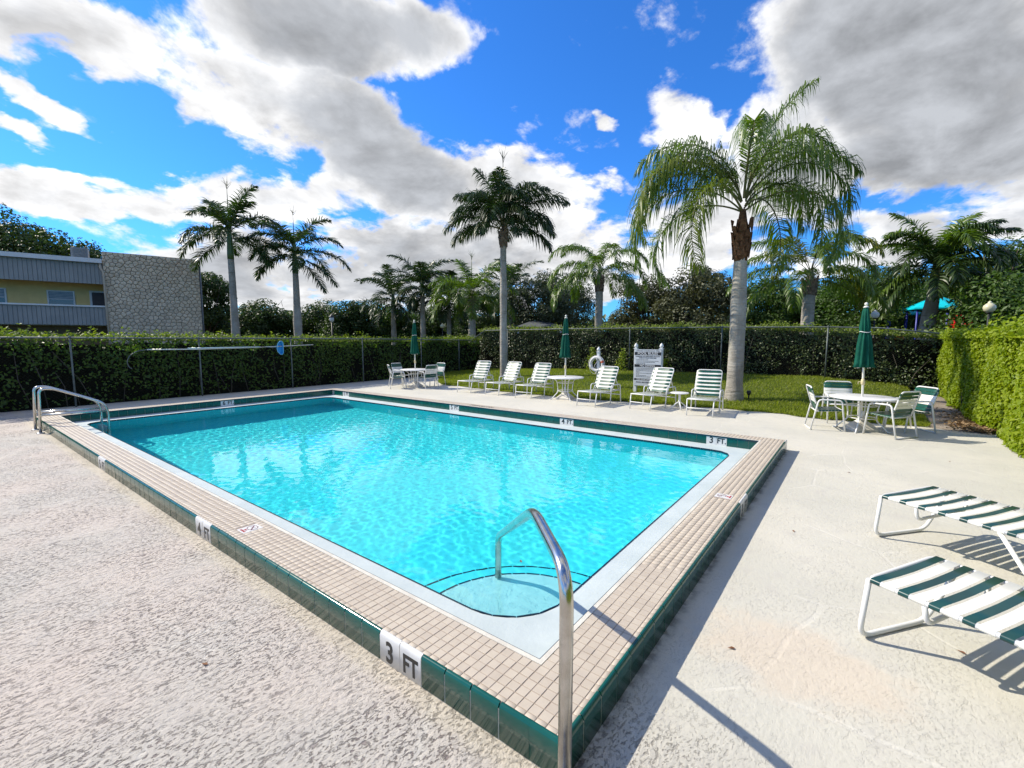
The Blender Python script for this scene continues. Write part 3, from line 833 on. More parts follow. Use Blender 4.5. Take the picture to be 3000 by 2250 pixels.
def make_chaise(name_label, p_a, p_b, d, L, group):
    """low strap chaise in the foreground; p_a, p_b the foot corners of the rails, d the direction to its head"""
    A, B_, d = Vector(p_a), Vector(p_b), Vector(d).normalized()
    t = thing('chaise_lounge', name_label, 'sun lounger', (A.x, A.y, 0), 0, group)
    o = Vector((A.x, A.y, 0)); w_ = (B_ - A); H = 0.375
    def P(u_, v_, z): return Vector(A * 1.0) + w_ * u_ + d * v_ + Vector((0, 0, z)) - o
    A.z = 0; B_.z = 0
    rail = fillet([P(0, L, H), P(0, 0, H), P(1, 0, H), P(1, L, H)], 0.05)
    MB().tube(rail, 0.014, 10).obj('frame', WPAINT, t)
    loop = fillet([P(0.0, 0.0, H), P(0.02, -0.035, 0.014), P(0.86, 0.03, 0.014), P(1.0, 0.12, H - 0.01)], 0.09, 7)
    MB().tube(loop, 0.0145, 10).obj('foot_loop', WPAINT, t)
    MB().tube(fillet([P(0, 0.25, H), P(0.02, 0.26, H - 0.11), P(0.98, 0.26, H - 0.11), P(1, 0.25, H)], 0.05, 6), 0.013, 10).obj('cross_brace', WPAINT, t)
    for u_ in (0, 1):
        MB().tube(fillet([P(u_, 0.74, H), P(u_, 0.98, 0.014), P(u_, 1.25, 0.014), P(u_, 1.42, H)], 0.07), 0.0145, 10).obj('leg', WPAINT, t)
    # raised back
    e = R(38); b0 = 1.12
    def K(u_, s_): return P(u_, b0 + math.cos(e) * s_, H + math.sin(e) * s_)
    MB().tube(fillet([K(0.02, 0), K(0.02, 0.78), K(0.98, 0.78), K(0.98, 0)], 0.06), 0.013, 10).obj('back_frame', WPAINT, t)
    n = 17; pit = 1.10 / n
    for k in range(n):
        v_ = 0.035 + pit * k
        wd = pit * (0.70 if k % 2 == 0 else 0.86)
        put('strap', strap_mesh(P(0, v_, H), P(1, v_, H), d, wd, VNAVY if k % 2 == 0 else VWHITE, 0.012, 0.0165), t)
    for k in range(10):
        s_ = 0.05 + 0.072 * k
        put('strap', strap_mesh(K(0.02, s_), K(0.98, s_), d * math.cos(e) + Vector((0, 0, math.sin(e))), 0.05, VNAVY if k % 2 == 0 else VWHITE, 0.012, 0.0155), t)
    return t
make_chaise('low green and white strap chaise nearest to the camera at the right edge', (1.40, -1.24, 0), (1.95, -1.55, 0), (-0.49, -0.87, 0), 1.15, 'low chaise lounges in the right foreground')
make_chaise('low strap chaise lounge with dark and white bands standing just beyond the nearest chaise', (3.16, -1.34, 0), (3.72, -1.70, 0), (-0.545, -0.84, 0), 1.15, 'low chaise lounges in the right foreground')

def make_chair():
    t = thing('patio_chair', '', 'chair')
    W2 = 0.235
    for s in (-1, 1):
        y = s * (W2 + 0.02)
        MB().tube(fillet([(0.27, y, 0.0), (0.20, y, 0.57), (-0.16, y, 0.575), (-0.27, y * 1.02, 0.0)], 0.06), 0.0145, 8).obj('arm_frame', WPAINT, t)
    fr = MB()
    for s in (-1, 1):
        fr.tube(fillet([(0.22, s * W2, 0.385), (-0.18, s * W2, 0.355)], 0.05), 0.012, 8)
    fr.tube([(0.22, -W2, 0.385), (0.22, W2, 0.385)], 0.012, 8); fr.tube([(-0.18, -W2, 0.355), (-0.18, W2, 0.355)], 0.012, 8)
    fr.obj('seat_frame', WPAINT, t)
    e = R(74); bl = 0.47
    def B(s_, y): return (-0.16 - math.cos(e) * s_, y, 0.355 + math.sin(e) * s_)
    MB().tube(fillet([B(0, -W2), B(bl, -W2), B(bl, W2), B(0, W2)], 0.07), 0.0135, 8).obj('back_frame', WPAINT, t)
    MB().tube([(-0.268, -W2 - .02, 0.015), (-0.268, W2 + .02, 0.015)], 0.0125, 8).obj('stretcher', WPAINT, t)
    for k in range(7):
        x = -0.155 + 0.36 * (k + .5) / 7; z = 0.357 + (x + 0.18) / 0.40 * 0.03
        put('strap', strap_mesh((x, -W2, z), (x, W2, z), (1, 0, 0.07), 0.046, VGREEN, 0.012, 0.0145), t)
    for k, m_ in enumerate((VGREEN, VGREEN, VWHITE, VWHITE, VWHITE, VGREEN, VGREEN)):
        q = 0.03 + (bl - 0.05) * (k + .5) / 7
        put('strap', strap_mesh(B(q, -W2), B(q, W2), (-math.cos(e), 0, math.sin(e)), 0.054, m_, 0.006, 0.0145), t)
    return t
def face(dx, dy): return math.atan2(dy, dx)
CSP = [(8.42, 11.58, face(.85, -.5), 'strap patio chair at the left umbrella table, front left with its back to the pool', 0),
       (9.05, 10.72, face(.15, .95), 'strap patio chair at the left umbrella table, front right, back to camera', 0),
       (9.10, 12.15, face(.1, -1), 'strap patio chair at the left umbrella table, rear left against the dark hedge', 0),
       (9.86, 11.20, face(-1, .05), 'strap patio chair at the left umbrella table, rear right beside the lawn', 0),
       (8.72, -0.66, face(.25, -.95), 'strap patio chair at the right umbrella table, seen from the side on its left', 1),
       (9.72, -0.86, face(-1, -.25), 'strap patio chair at the right umbrella table, behind it on the lawn side', 1),
       (8.60, -1.62, face(.58, .81), 'strap patio chair at the right umbrella table, nearest, back to camera', 1),
       (9.42, -1.92, face(-.5, .7), 'strap patio chair at the right umbrella table, far right beside the bright hedge', 1)]
C0 = make_chair()
CG = ['chairs around the left umbrella table', 'chairs around the right umbrella table']
for i, (x, y, a, lab, g) in enumerate(CSP):
    if i == 0: o = C0; o.location = (x, y, 0); o.rotation_euler = (0, 0, a); o['label'] = lab; o['group'] = CG[g]
    else: dup(C0, (x, y, 0), a, lab, CG[g])

def make_table(rt=0.52, H=0.63):
    t = thing('patio_table', '', 'table')
    MB().lathe([(0.03, H - 0.012), (rt - 0.03, H - 0.012), (rt - 0.012, H - 0.03), (rt, H - 0.03), (rt + 0.004, H - 0.008), (rt - 0.012, H), (0.03, H)], 40).obj('table_top', pm('white_table_top', (0.80, 0.795, 0.77), (0.73, 0.72, 0.69), 4, 0.3, spec=0.45), t)
    for k in range(4):
        a = PI / 4 + k * PI / 2; c, s = math.cos(a), math.sin(a)
        prof = [(rt - 0.10, H - 0.02), (0.25, H - 0.09), (0.215, 0.30), (0.22, 0.20), (0.33, 0.09), (0.40, 0.012), (0.45, 0.012)]
        MB().tube(fillet([(r_ * c, r_ * s, z) for r_, z in prof], 0.08, 4), 0.013, 7).obj('leg', WPAINT, t)
    b = MB()
    for z, r_ in ((H - 0.16, 0.225), (0.24, 0.215)):
        b.tube([(r_ * math.cos(a), r_ * math.sin(a), z) for a in np.linspace(0, 2 * PI, 25)], 0.009, 6, caps=False)
    b.obj('ring', WPAINT, t)
    return t
def make_umbrella():
    t = thing('patio_umbrella', '', 'umbrella')
    POLE = pm('ivory_pole', (0.76, 0.74, 0.66), (0.68, 0.65, 0.57), 3, 0.35)
    MB().tube([(0, 0, 0.06), (0, 0, 2.28)], 0.019, 10).obj('pole', POLE, t)
    MB().lathe([(0.004, 0), (0.024, 0.012), (0.03, 0.03), (0.024, 0.05), (0.006, 0.062)], 12, (0, 0, 2.30)).obj('finial', POLE, t)
    MB().lathe([(0.05, 0), (0.036, 0.02), (0.03, 0.03)], 12, (0, 0, 2.265)).obj('cap', POLE, t)
    cr = MB().lathe([(0.02, 0), (0.032, 0.02), (0.036, 0.06), (0.03, 0.10), (0.02, 0.12)], 10, (0, 0, 0.84)); cr.tube([(0.03, 0, 0.90), (0.075, 0, 0.90), (0.075, 0, 0.85)], 0.006, 6)
    cr.obj('crank', pm('yellowed_plastic', (0.66, 0.55, 0.30), (0.55, 0.47, 0.28), 12, 0.5), t)
    G = pm('green_umbrella_fabric', (0.003, 0.062, 0.040), (0.006, 0.095, 0.060), 4, 0.75, bump=0.004, bscale=14, spec=0.15)
    n = 48; r_ = random.Random(4)
    ph = [r_.uniform(0, 2 * PI) for _ in range(3)]
    prof = [(0.034, 2.265), (0.05, 2.20), (0.06, 2.05), (0.068, 1.90), (0.060, 1.82), (0.075, 1.74), (0.098, 1.55), (0.105, 1.40), (0.118, 1.25), (0.135, 1.17)]
    def wob(a, j): return 1 + 0.30 * min(1, j / 3) * math.sin(8 * a + 0.5 * math.sin(j * .8 + ph[0])) + 0.10 * math.sin(3 * a + ph[1] + j * .3)
    b = MB().lathe(prof, n, (0, 0, 0), True, wob)
    b.sm[-1] = False
    b.obj('canopy', G, t)
    tie = MB(); tie.tube([(0.083 * math.cos(a), 0.083 * math.sin(a), 1.82 + 0.012 * math.sin(2 * a)) for a in np.linspace(0, 2 * PI, 17)], 0.006, 5, caps=False)
    tie.obj('tie_cord', WPAINT, t)
    rb = MB()
    for k in range(8):
        a = k * PI / 4 + .2; rb.tube([(0.045 * math.cos(a), 0.045 * math.sin(a), 1.40), (0.10 * math.cos(a), 0.10 * math.sin(a), 1.155)], 0.006, 5)
    rb.obj('ribs', WPAINT, t)
    return t
def make_stand():
    o = thing('umbrella_stand', '', 'umbrella stand')
    b = MB(); h = 0.235
    def sq(r_, z): return [(r_, r_, z), (-r_, r_, z), (-r_, -r_, z), (r_, -r_, z)]
    vs = sq(0.20, 0.0) + sq(0.20, 0.04) + sq(0.055, 0.19) + sq(0.045, h)
    b.add(vs, [(3, 2, 1, 0), (12, 13, 14, 15)] + [(4 * j + i, 4 * j + (i + 1) % 4, 4 * j + 4 + (i + 1) % 4, 4 * j + 4 + i) for j in range(3) for i in range(4)])
    b.obj('base', pm('stand_white', (0.66, 0.62, 0.54), (0.52, 0.48, 0.41), 5, 0.6), o)
    MB().tube([(0, 0, 0.2), (0, 0, 0.36)], 0.027, 10).obj('sleeve', WPAINT, o)
    return o
TB = [((9.05, 11.36, 0), 0.0, 'left with four chairs in front of the dark hedge corner', 0.35),
      ((9.42, 5.45, 0), 0.0, 'middle standing between the loungers', 0.1),
      ((8.93, -1.22, 0), 0.03, 'right with four chairs beside the bright hedge', 0.6)]
T0, U0, S0 = make_table(), make_umbrella(), make_stand()
for i, (loc, tilt, lab, rz) in enumerate(TB):
    la = ['round white patio table ' + q for q in ('at the far left surrounded by four chairs', 'in the middle between the loungers, without chairs', 'at the right surrounded by four chairs')][i]
    lu = ['closed green umbrella ' + q for q in ('standing in the left table, against the dark hedge', 'standing in the middle table among the loungers', 'standing in the right table, leaning slightly')][i]
    ls = ['white pyramid umbrella stand ' + q for q in ('under the left table', 'under the middle table among the loungers', 'under the right table')][i]
    if i == 0:
        for o, l_, g in ((T0, la, 'umbrella tables'), (U0, lu, 'closed umbrellas'), (S0, ls, 'umbrella stands')):
            o.location = loc; o.rotation_euler = (0, 0, rz); o['label'] = l_; o['group'] = g
    else:
        dup(T0, loc, rz, la, 'umbrella tables'); u_ = dup(U0, loc, rz, lu, 'closed umbrellas'); dup(S0, loc, rz, ls, 'umbrella stands')
        u_.rotation_euler = (tilt * 0.3, tilt, rz * 2)
t = thing('side_table', 'small round white side table between the two rightmost loungers', 'side table', (9.45, 2.28, 0))
MB().lathe([(0.02, 0.385), (0.20, 0.385), (0.215, 0.395), (0.215, 0.405), (0.20, 0.412), (0.02, 0.412)], 28).obj('table_top', MATS['white_table_top'], t)
MB().lathe([(0.035, 0.16), (0.028, 0.20), (0.03, 0.36), (0.06, 0.386)], 12).obj('column', WPAINT, t)
for k in range(4):
    a = 0.5 + k * PI / 2; c, s = math.cos(a), math.sin(a)
    MB().tube(fillet([(0.02 * c, 0.02 * s, 0.18), (0.09 * c, 0.09 * s, 0.13), (0.20 * c, 0.20 * s, 0.016)], 0.05), [0.018] * 8 + [0.012] if False else 0.015, 7).obj('leg', WPAINT, t)

# ------------------------------------------------------------------ sign and life ring
SGNW = pm('sign_white', (0.62, 0.64, 0.66), (0.56, 0.58, 0.60), 4, 0.45)
PVC = pm('white_pvc', (0.76, 0.76, 0.74), (0.66, 0.67, 0.66), 4, 0.4)
t = thing('pool_rules_sign', 'white pool rules sign on two finial posts standing on the lawn', 'sign', (11.52, 3.86, 0.06), -PI / 2)
# local X runs along the board (left to right for the reader), the board faces local -Y
def post_mb(h, x=0.0):
    b = MB(); b.box((x, 0, h / 2), (0.085, 0.085, h)); b.box((x, 0, h + 0.012), (0.115, 0.115, 0.024))
    b.lathe([(0.03, 0), (0.055, 0.018), (0.06, 0.04), (0.05, 0.075), (0.022, 0.115), (0.004, 0.135)], 12, (x, 0, h + 0.045)); b.box((x, 0, h + 0.034), (0.06, 0.06, 0.03))
    return b
post_mb(1.335, -0.385).obj('post', PVC, t); post_mb(1.335, 0.385).obj('post', PVC, t)
bd = MB().box((0, -0.055, 0.785), (0.80, 0.02, 1.08)).obj('board', SGNW, t)
BLK = pm('black_vinyl_print', (0.01, 0.01, 0.012), (0.016, 0.016, 0.018), 9, 0.45)
def bar(z0, z1): MB().box((0, -0.0655, (z0 + z1) / 2), (0.80, 0.002, z1 - z0)).obj('band', BLK, bd)
def tx(s, z, size, mat, **kw): return put_text(s, size, mat, bd, (kw.pop('x', 0), -0.0682, z), (1, 0, 0), (0, 0, 1), extrude=0.0004, **kw)
bar(1.155, 1.248); bar(0.80, 0.88); bar(0.405, 0.46)
TXW = pm('white_print', (0.8, 0.8, 0.8), (0.75, 0.75, 0.75), 9, 0.5)
tx("Chantel's Condominium Villas", 1.287, 0.058, BLK, shear=0.35)
tx('POOL RULES', 1.201, 0.108, TXW, bold=0.001)
tx('WARNING: NO LIFEGUARD ON DUTY', 1.118, 0.043, BLK, bold=0.0012)
tx('SWIM AT YOUR OWN RISK', 1.072, 0.043, BLK, bold=0.0012)
tx('NO DIVING', 0.84, 0.088, TXW, bold=0.001)
tx('POOL HOURS DAWN TO DUSK', 0.4325, 0.045, TXW, bold=0.0012)
tx('POOL MAXIMUM DEPTH', 0.345, 0.062, pm('grey_ink', (0.12, 0.11, 0.12), (0.16, 0.15, 0.16), 9, 0.5), bold=0.0015)
sm = MB(); rr = random.Random(3)
for z, L in ((1.02, .36), (.982, .66), (.945, .56), (.905, .27), (.868, .40), (.765, .60), (.728, .66), (.69, .62), (.655, .10), (.62, .64), (.585, .09), (.548, .32), (.512, .45)):
    x = -0.34
    while x < -0.34 + L:
        l_ = rr.uniform(0.02, 0.06); sm.box((x + l_ / 2, -0.0658, z), (l_, 0.0012, 0.013)); x += l_ + 0.009
tag(sm.obj('small_print', BLK, bd), kind='stuff')

t = thing('life_ring_post', 'white post with a pointed finial carrying the life ring on the lawn', 'post', (11.86, 5.65, 0.08), -PI / 2)
post_mb(1.18).obj('post', PVC, t)
MB().tube([(0, -0.05, 0.95), (0, -0.12, 0.93), (0, -0.14, 0.98)], 0.012, 6).obj('hook', PVC, t)
t = thing('life_ring', 'white ring buoy with an orange band hung on the finial post', 'life ring', (11.775, 5.67, 0.88), -PI / 2)
ORG = pm('orange_band', (0.60, 0.13, 0.05), (0.5, 0.1, 0.04), 9, 0.5)
RG = pm('ring_white', (0.70, 0.69, 0.66), (0.58, 0.57, 0.55), 6, 0.5)
def torus_arc(a0, a1, Rr, r_, n): return [(Rr * math.cos(a), 0, Rr * math.sin(a)) for a in np.linspace(a0, a1, n)]
MB().tube(torus_arc(0, 2 * PI, 0.215, 0.052, 41), 0.052, 12, caps=False).obj('ring', RG, t)
for a in (0.35, 0.35 + PI / 2, 0.35 + PI, 0.35 + 1.5 * PI): MB().tube(torus_arc(a - .16, a + .16, 0.215, 0, 8), 0.0545, 12).obj('band', ORG if abs(a - 0.35) < .1 else RG, t)
rp = MB()
for k in range(4):
    a0 = 0.35 + k * PI / 2
    rp.tube([((0.275 + 0.03 * math.sin(PI * q)) * math.cos(a0 + q * PI / 2), -0.01, (0.275 + 0.03 * math.sin(PI * q)) * math.sin(a0 + q * PI / 2) - 0.03 * math.sin(PI * q)) for q in np.linspace(0, 1, 9)], 0.006, 5)
rp.tube(fillet([(0.06, -0.06, 0.10), (-0.05, -0.075, -0.05), (0.06, -0.075, -0.25), (-0.04, -0.07, -0.32), (0.05, -0.06, -0.2)], 0.06), 0.007, 5)
rp.obj('rope', RG, t)
t = thing('garden_spotlight', 'small dark garden spotlight at the foot of the thick palm', 'spotlight', (11.72, 1.17, 0.09))
MB().tube([(0, 0, -0.02), (0, 0, 0.13)], 0.018, 8).obj('stake', pm('dark_metal', (0.02, 0.02, 0.018), (0.03, 0.03, 0.026), 9, 0.5), t)
MB().lathe([(0.03, 0), (0.05, 0.03), (0.055, 0.11), (0.045, 0.115)], 12, (0, 0, 0.12)).obj('lamp_head', MATS['dark_metal'], t)

# ------------------------------------------------------------------ fallen leaves
FL = leafm('fallen_leaf', (0.16, 0.075, 0.035), (0.24, 0.10, 0.04), 0.1, 0.7, (1, .8, .5))
lm = MB().add([(-.022, 0, .004), (-.006, .010, .009), (.022, 0, .005), (-.006, -.010, .008)], [(0, 1, 2), (0, 2, 3)]).mesh('fallen_leaf', FL)
FLP = ['on the coarse deck left of the handrail', 'on the coarse deck left of the 3 FT marker', 'under the nearest chaise', 'on the deck between the curb shadow and the second chaise',
       'on the open deck far right of the pool, beyond the chaises', 'on the deck right of the far pool corner', 'at the left edge of the pink stain', 'on the deck in front of the right umbrella table']
for i, (x, y, a) in enumerate(((-1.35, 0.62, .4), (-0.9, 1.5, 2.0), (1.62, -1.66, 1.1), (2.9, -0.75, .3), (4.6, -2.1, 2.6), (5.4, -1.1, 1.7), (0.9, -0.66, 2.2), (6.9, -2.2, .2))):
    tag(put('fallen_leaf', lm, None, (x, y, 0.0), a), 'small brown leaf ' + FLP[i], 'leaf', 'fallen leaves scattered on the deck')
tag(put('fallen_leaf', lm, None, (1.02, 0.86, -0.016), 0.8), 'dark little leaf floating on the water above the entry step', 'leaf')

# ------------------------------------------------------------------ fences and hedges
GALV = pm('galvanised_steel', (0.15, 0.17, 0.16), (0.09, 0.105, 0.10), 6, 0.6, 0.3)
def fence(label, path, posts):
    """path: list of (x, y, z_top, z_ground) along the top rail; posts: fractions along it given as points"""
    t = thing('chain_link_fence', label, 'fence', (path[0][0], path[0][1], 0), 0, 'chain link fences around the pool yard')
    o = Vector((path[0][0], path[0][1], 0))
    MB().tube([Vector(p[:3]) - o for p in path], 0.021, 8).obj('top_rail', GALV, t)
    b = MB(); L = (Vector(path[-1][:2]) - Vector(path[0][:2])).length; u_ = (Vector(path[-1][:2]) - Vector(path[0][:2])) / L; n_ = int(L / 0.075)
    acc = [0.0]
    for a_, c_ in zip(path[:-1], path[1:]): acc.append(acc[-1] + (Vector(c_[:2]) - Vector(a_[:2])).length)
    def rail(s_): return np.interp(s_, acc, [p_[2] for p_ in path]), np.interp(s_, acc, [p_[3] for p_ in path])
    for k in range(n_):
        s0 = k * 0.075; zt0, zg0 = rail(s0)
        for sg in (-1, 1):
            s1 = s0 + sg * (zt0 - zg0)
            if not 0 <= s1 <= L: continue
            zt1, zg1 = rail(s1); p0 = u_ * s0; p1_ = u_ * s1
            b.tube([(p0.x, p0.y, zg0 + .03), (p1_.x, p1_.y, zt1 - .01)], 0.0010, 3, caps=False)
    tag(b.obj('wire_mesh', pm('weathered_wire', (0.035, 0.045, 0.035), (0.05, 0.055, 0.045), 9, 0.8, spec=0.1), t), kind='stuff')
    for (x, y, zt, zg) in posts:
        b = MB(); b.tube([Vector((x, y, zg - 0.05)) - o, Vector((x, y, zt)) - o], 0.021, 8); b.lathe([(0.028, 0), (0.028, 0.03), (0.018, 0.055), (0.004, 0.06)], 8, tuple(Vector((x, y, zt - .01)) - o))
        b.obj('post', GALV, t)
    return t
fence('galvanised chain link fence with a top rail along the left hedge', [(-8, 14.4, 1.745, 0), (9, 14.4, 1.70, 0), (15.3, 14.4, 1.63, 0), (16.4, 14.4, 2.13, .12)],
      [(x, 14.36, np.interp(x, [-8, 9, 15.3, 16.4], [1.745, 1.7, 1.63, 2.13]), 0) for x in (-7.2, -4.6, -2.0, 0.69, 3.45, 6.18, 9.0, 12.0, 14.4)])
fence('galvanised chain link fence with a top rail along the far ivy hedge', [(16.4, 14.4, 2.13, .12), (16.4, 9.5, 2.15, 0), (16.4, 3, 2.12, 0), (16.4, -0.2, 2.08, 0), (16.4, -1.55, 2.03, 0), (16.4, -3.1, 1.83, 0)],
      [(16.36, y, np.interp(y, [-3.1, -1.55, -.2, 3, 9.5, 14.4], [1.83, 2.03, 2.08, 2.12, 2.15, 2.13]), float(lawn_h(np.array(16.3), np.array(y)))) for y in (12.9, 9.5, 6.5, 2.95, -0.25, -3.08)])
fence('galvanised chain link fence buried in the sunlit right hedge', [(16.4, -3.3, 1.70, 0), (-6, -3.3, 1.70, 0)], [(x, -3.3, 1.68, 0) for x in (13.2, 9.95, 7.05, 4.2, 1.4, -1.4)])

def hedge(name, label, box, nrm, n_face, n_top, size, mat, matc, seed, zt, zg, group='hedges around the pool yard', bulge=0.12, hole=0.0, nstem=1.6):
    """clipped hedge: a solid twig body coloured near-black as inner shade, leaves on its visible faces and loose shoots along the top"""
    (x0, x1, y0, y1) = box; r = np.random.default_rng(seed)
    t = thing(name, label, 'hedge', ((x0 + x1) / 2, (y0 + y1) / 2, 0), 0, group)
    c = np.array([(x0 + x1) / 2, (y0 + y1) / 2, 0.0])
    along_x = (x1 - x0) > (y1 - y0)
    L = (x1 - x0) if along_x else (y1 - y0); D = (y1 - y0) if along_x else (x1 - x0)
    def P(s, d, z):    # s along, d depth from the visible face, z
        if along_x:
            y = (y0 + d) if nrm[1] < 0 else (y1 - d)
            return np.stack([x0 + s, y, z], -1)
        return np.stack([x0 + d, y0 + s, z], -1)
    def top(s): return np.interp(s, np.linspace(0, L, len(zt)), zt)
    def gz(s): return np.interp(s, np.linspace(0, L, len(zg)), zg)
    # solid body for the dense twigs, near-black for the shade inside
    ss = np.linspace(0, L, 60); b = MB(); vs = []
    for s in ss:
        for (d, z) in ((0.30, gz(s) - .05), (0.26, top(s) * .75), (0.34, top(s) - 0.20), (D - .25, top(s) - 0.22), (D - .2, gz(s) - .05)):
            vs.append(tuple(P(np.array(s), np.array(d + 0.05 * r.normal()), np.array(z + .02 * r.normal())) - c))
    m = 5
    b.add(vs, [(i * m + j, i * m + j + 1, (i + 1) * m + j + 1, (i + 1) * m + j) for i in range(len(ss) - 1) for j in range(m - 1)])
    b.obj('twigs', pm('twig_core_shade', (0.006, 0.007, 0.004), (0.013, 0.012, 0.007), 9, 0.95, bump=0.03, bscale=30, spec=0.05), t)
    # face leaves, in clumps so that gaps stay dark
    s = r.uniform(0, L, n_face * 2); zz = r.uniform(0, 1, n_face * 2)
    z = gz(s) + 0.02 + zz * (top(s) - gz(s))
    dens = 0.5 + 0.5 * np_noise(s, z, 1.6, seed, 4) + 0.25 * np_noise(s, z, 6.0, seed + 1, 2)
    keep = r.uniform(0, 1, n_face * 2) < np.clip(dens - hole * (1 - zz) ** 0.7, 0, 1)
    s, z = s[keep], z[keep]
    d = 0.10 + bulge * np_noise(s, z, 1.1, seed + 2, 3) + np.abs(r.normal(0, 0.09, len(s)))
    p = P(s, d, z) - c
    me = leaves_mesh('foliage', p, size, r, mat, nrm=np.array(nrm) * 0.9 + np.array([0, 0, 0.55]), spread=0.75, aspect=0.6)
    put('foliage', me, t)
    # crest shoots
    s = r.uniform(0, L, n_top * 2); k = r.uniform(0, 1, n_top * 2) < np.clip(0.55 + 0.8 * np_noise(s, s * 0, 1.4, seed + 3, 3), 0.12, 1); s = s[k]
    d = r.uniform(-0.04, D * 0.9, len(s)) ; h = np.abs(r.normal(0, 0.055, len(s))) * (1 + 1.2 * np.clip(np_noise(s, d, 2.2, seed + 4, 3), 0, 1))
    p = P(s, d, top(s) - 0.10 + h * 1.6) - c
    put('crest_shoots', leaves_mesh('crest_shoots', p, size * 1.05, r, matc, nrm=np.array(nrm) * 0.35 + np.array([0, 0, 0.9]), spread=0.8, aspect=0.6), t)
    # stems
    b = MB()
    for i in range(int(L * nstem)):
        q = r.uniform(0, L); d0 = r.uniform(0.10, 0.26); zt_ = top(q) * r.uniform(0.45, 0.9)
        a_ = P(np.array(q), np.array(d0), np.array(gz(q))) - c; e_ = P(np.array(np.clip(q + r.normal(0, .25), 0, L)), np.array(d0 + r.normal(0, .05)), np.array(zt_)) - c
        mid = (a_ + e_) / 2 + r.normal(0, .05, 3)
        b.tube([a_, mid, e_], [0.013, 0.010, 0.006], 5)
    tag(b.obj('stems', pm('hedge_stem', (0.085, 0.07, 0.05), (0.05, 0.042, 0.03), 8, 0.85), t), kind='stuff')
    return t
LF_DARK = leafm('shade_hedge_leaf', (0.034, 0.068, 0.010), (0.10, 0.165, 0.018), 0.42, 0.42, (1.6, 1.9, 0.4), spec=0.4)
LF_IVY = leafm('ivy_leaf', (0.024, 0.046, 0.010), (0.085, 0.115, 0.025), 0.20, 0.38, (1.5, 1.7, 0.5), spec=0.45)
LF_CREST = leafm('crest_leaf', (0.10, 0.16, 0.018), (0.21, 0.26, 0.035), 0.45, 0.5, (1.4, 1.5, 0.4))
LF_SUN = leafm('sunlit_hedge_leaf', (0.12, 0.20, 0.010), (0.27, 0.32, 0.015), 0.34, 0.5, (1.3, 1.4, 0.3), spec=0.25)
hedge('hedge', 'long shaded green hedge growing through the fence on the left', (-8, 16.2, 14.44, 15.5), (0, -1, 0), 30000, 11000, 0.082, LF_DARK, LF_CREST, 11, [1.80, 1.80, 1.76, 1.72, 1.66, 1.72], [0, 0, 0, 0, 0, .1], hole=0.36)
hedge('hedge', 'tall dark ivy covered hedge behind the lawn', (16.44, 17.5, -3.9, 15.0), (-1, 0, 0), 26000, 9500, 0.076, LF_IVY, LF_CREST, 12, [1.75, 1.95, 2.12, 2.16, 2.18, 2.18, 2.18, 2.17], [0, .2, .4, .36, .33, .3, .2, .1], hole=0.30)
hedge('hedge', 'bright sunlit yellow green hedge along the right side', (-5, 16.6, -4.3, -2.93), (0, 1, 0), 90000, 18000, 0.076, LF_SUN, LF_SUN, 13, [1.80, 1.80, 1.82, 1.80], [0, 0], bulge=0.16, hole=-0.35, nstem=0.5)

# creepers sprouting at the foot of the far hedge
def creeper(x, y, h, label, seed):
    r = np.random.default_rng(seed); z0 = float(lawn_h(np.array(x), np.array(y)))
    t = thing('creeper', label, 'plant', (x, y, z0), 0, 'bright creepers at the foot of the far hedge')
    n = 260; q = r.uniform(0, 1, n); p = np.stack([r.normal(0, .07, n), r.normal(0, 1, n) * 0.14 * (1 - q * .6) + 0.06 * np.sin(q * 5), q * h], -1)
    put('foliage', leaves_mesh('foliage', p, 0.085, r, LF_SUN, nrm=(-.8, .3, .4), spread=.8), t)
    MB().tube([(0, 0, 0), (0.03, .04, h * .5), (0, .02, h)], [.01, .008, .004], 5).obj('stem', MATS['hedge_stem'], t)
creeper(16.2, 6.75, 0.95, 'bright green creeper climbing left of the pool rules sign, by the fence post', 1)
creeper(16.2, 8.15, 1.0, 'bright green creeper climbing just right of the life ring', 2)
creeper(16.2, 5.0, 0.55, 'low bright creeper right of the pool rules sign', 3)

# ------------------------------------------------------------------ poles hanging on the left fence
ALU = pm('pale_pole', (0.66, 0.66, 0.60), (0.56, 0.56, 0.50), 4, 0.35, 0.3)
t = thing('rescue_hook', "long pale pole with a shepherd's crook hung level on the left fence", 'rescue pole', (2.18, 14.27, 1.405))
MB().tube([(0, 0, 0), (1.2, 0, -0.01), (2.9, 0, 0.02), (4.75, 0, 0.085)], 0.017, 8).obj('pole', ALU, t)
MB().tube(fillet([(0.02, 0, 0), (-0.22, 0, -0.03), (-0.40, 0, -0.17), (-0.45, 0, -0.34), (-0.40, 0, -0.47), (-0.35, 0, -0.50)], 0.1), 0.012, 8).obj('crook', GALV, t)
t = thing('skimmer_net', 'pool skimmer pole with a blue net hung on the left fence', 'skimmer net', (3.11, 14.23, 1.425))
MB().tube([(0, 0, 0), (2.0, 0, 0.015)], 0.016, 8).obj('pole', pm('pale_blue_pole', (0.52, 0.66, 0.68), (0.60, 0.68, 0.66), 4, 0.35, 0.2), t)
MB().tube([(2.0, 0, 0.015), (2.52, 0, -0.02)], 0.010, 6).obj('handle', GALV, t)
BL = pm('blue_net', (0.015, 0.24, 0.56), (0.02, 0.32, 0.66), 16, 0.6)
prof = [(0.09, 0.21), (0.13, 0.16), (0.13, -0.17), (0.09, -0.23), (0.02, -0.22), (-0.06, -0.12), (-0.075, 0.0), (-0.05, 0.13), (0.02, 0.21)]
b = MB(); m_ = len(prof)
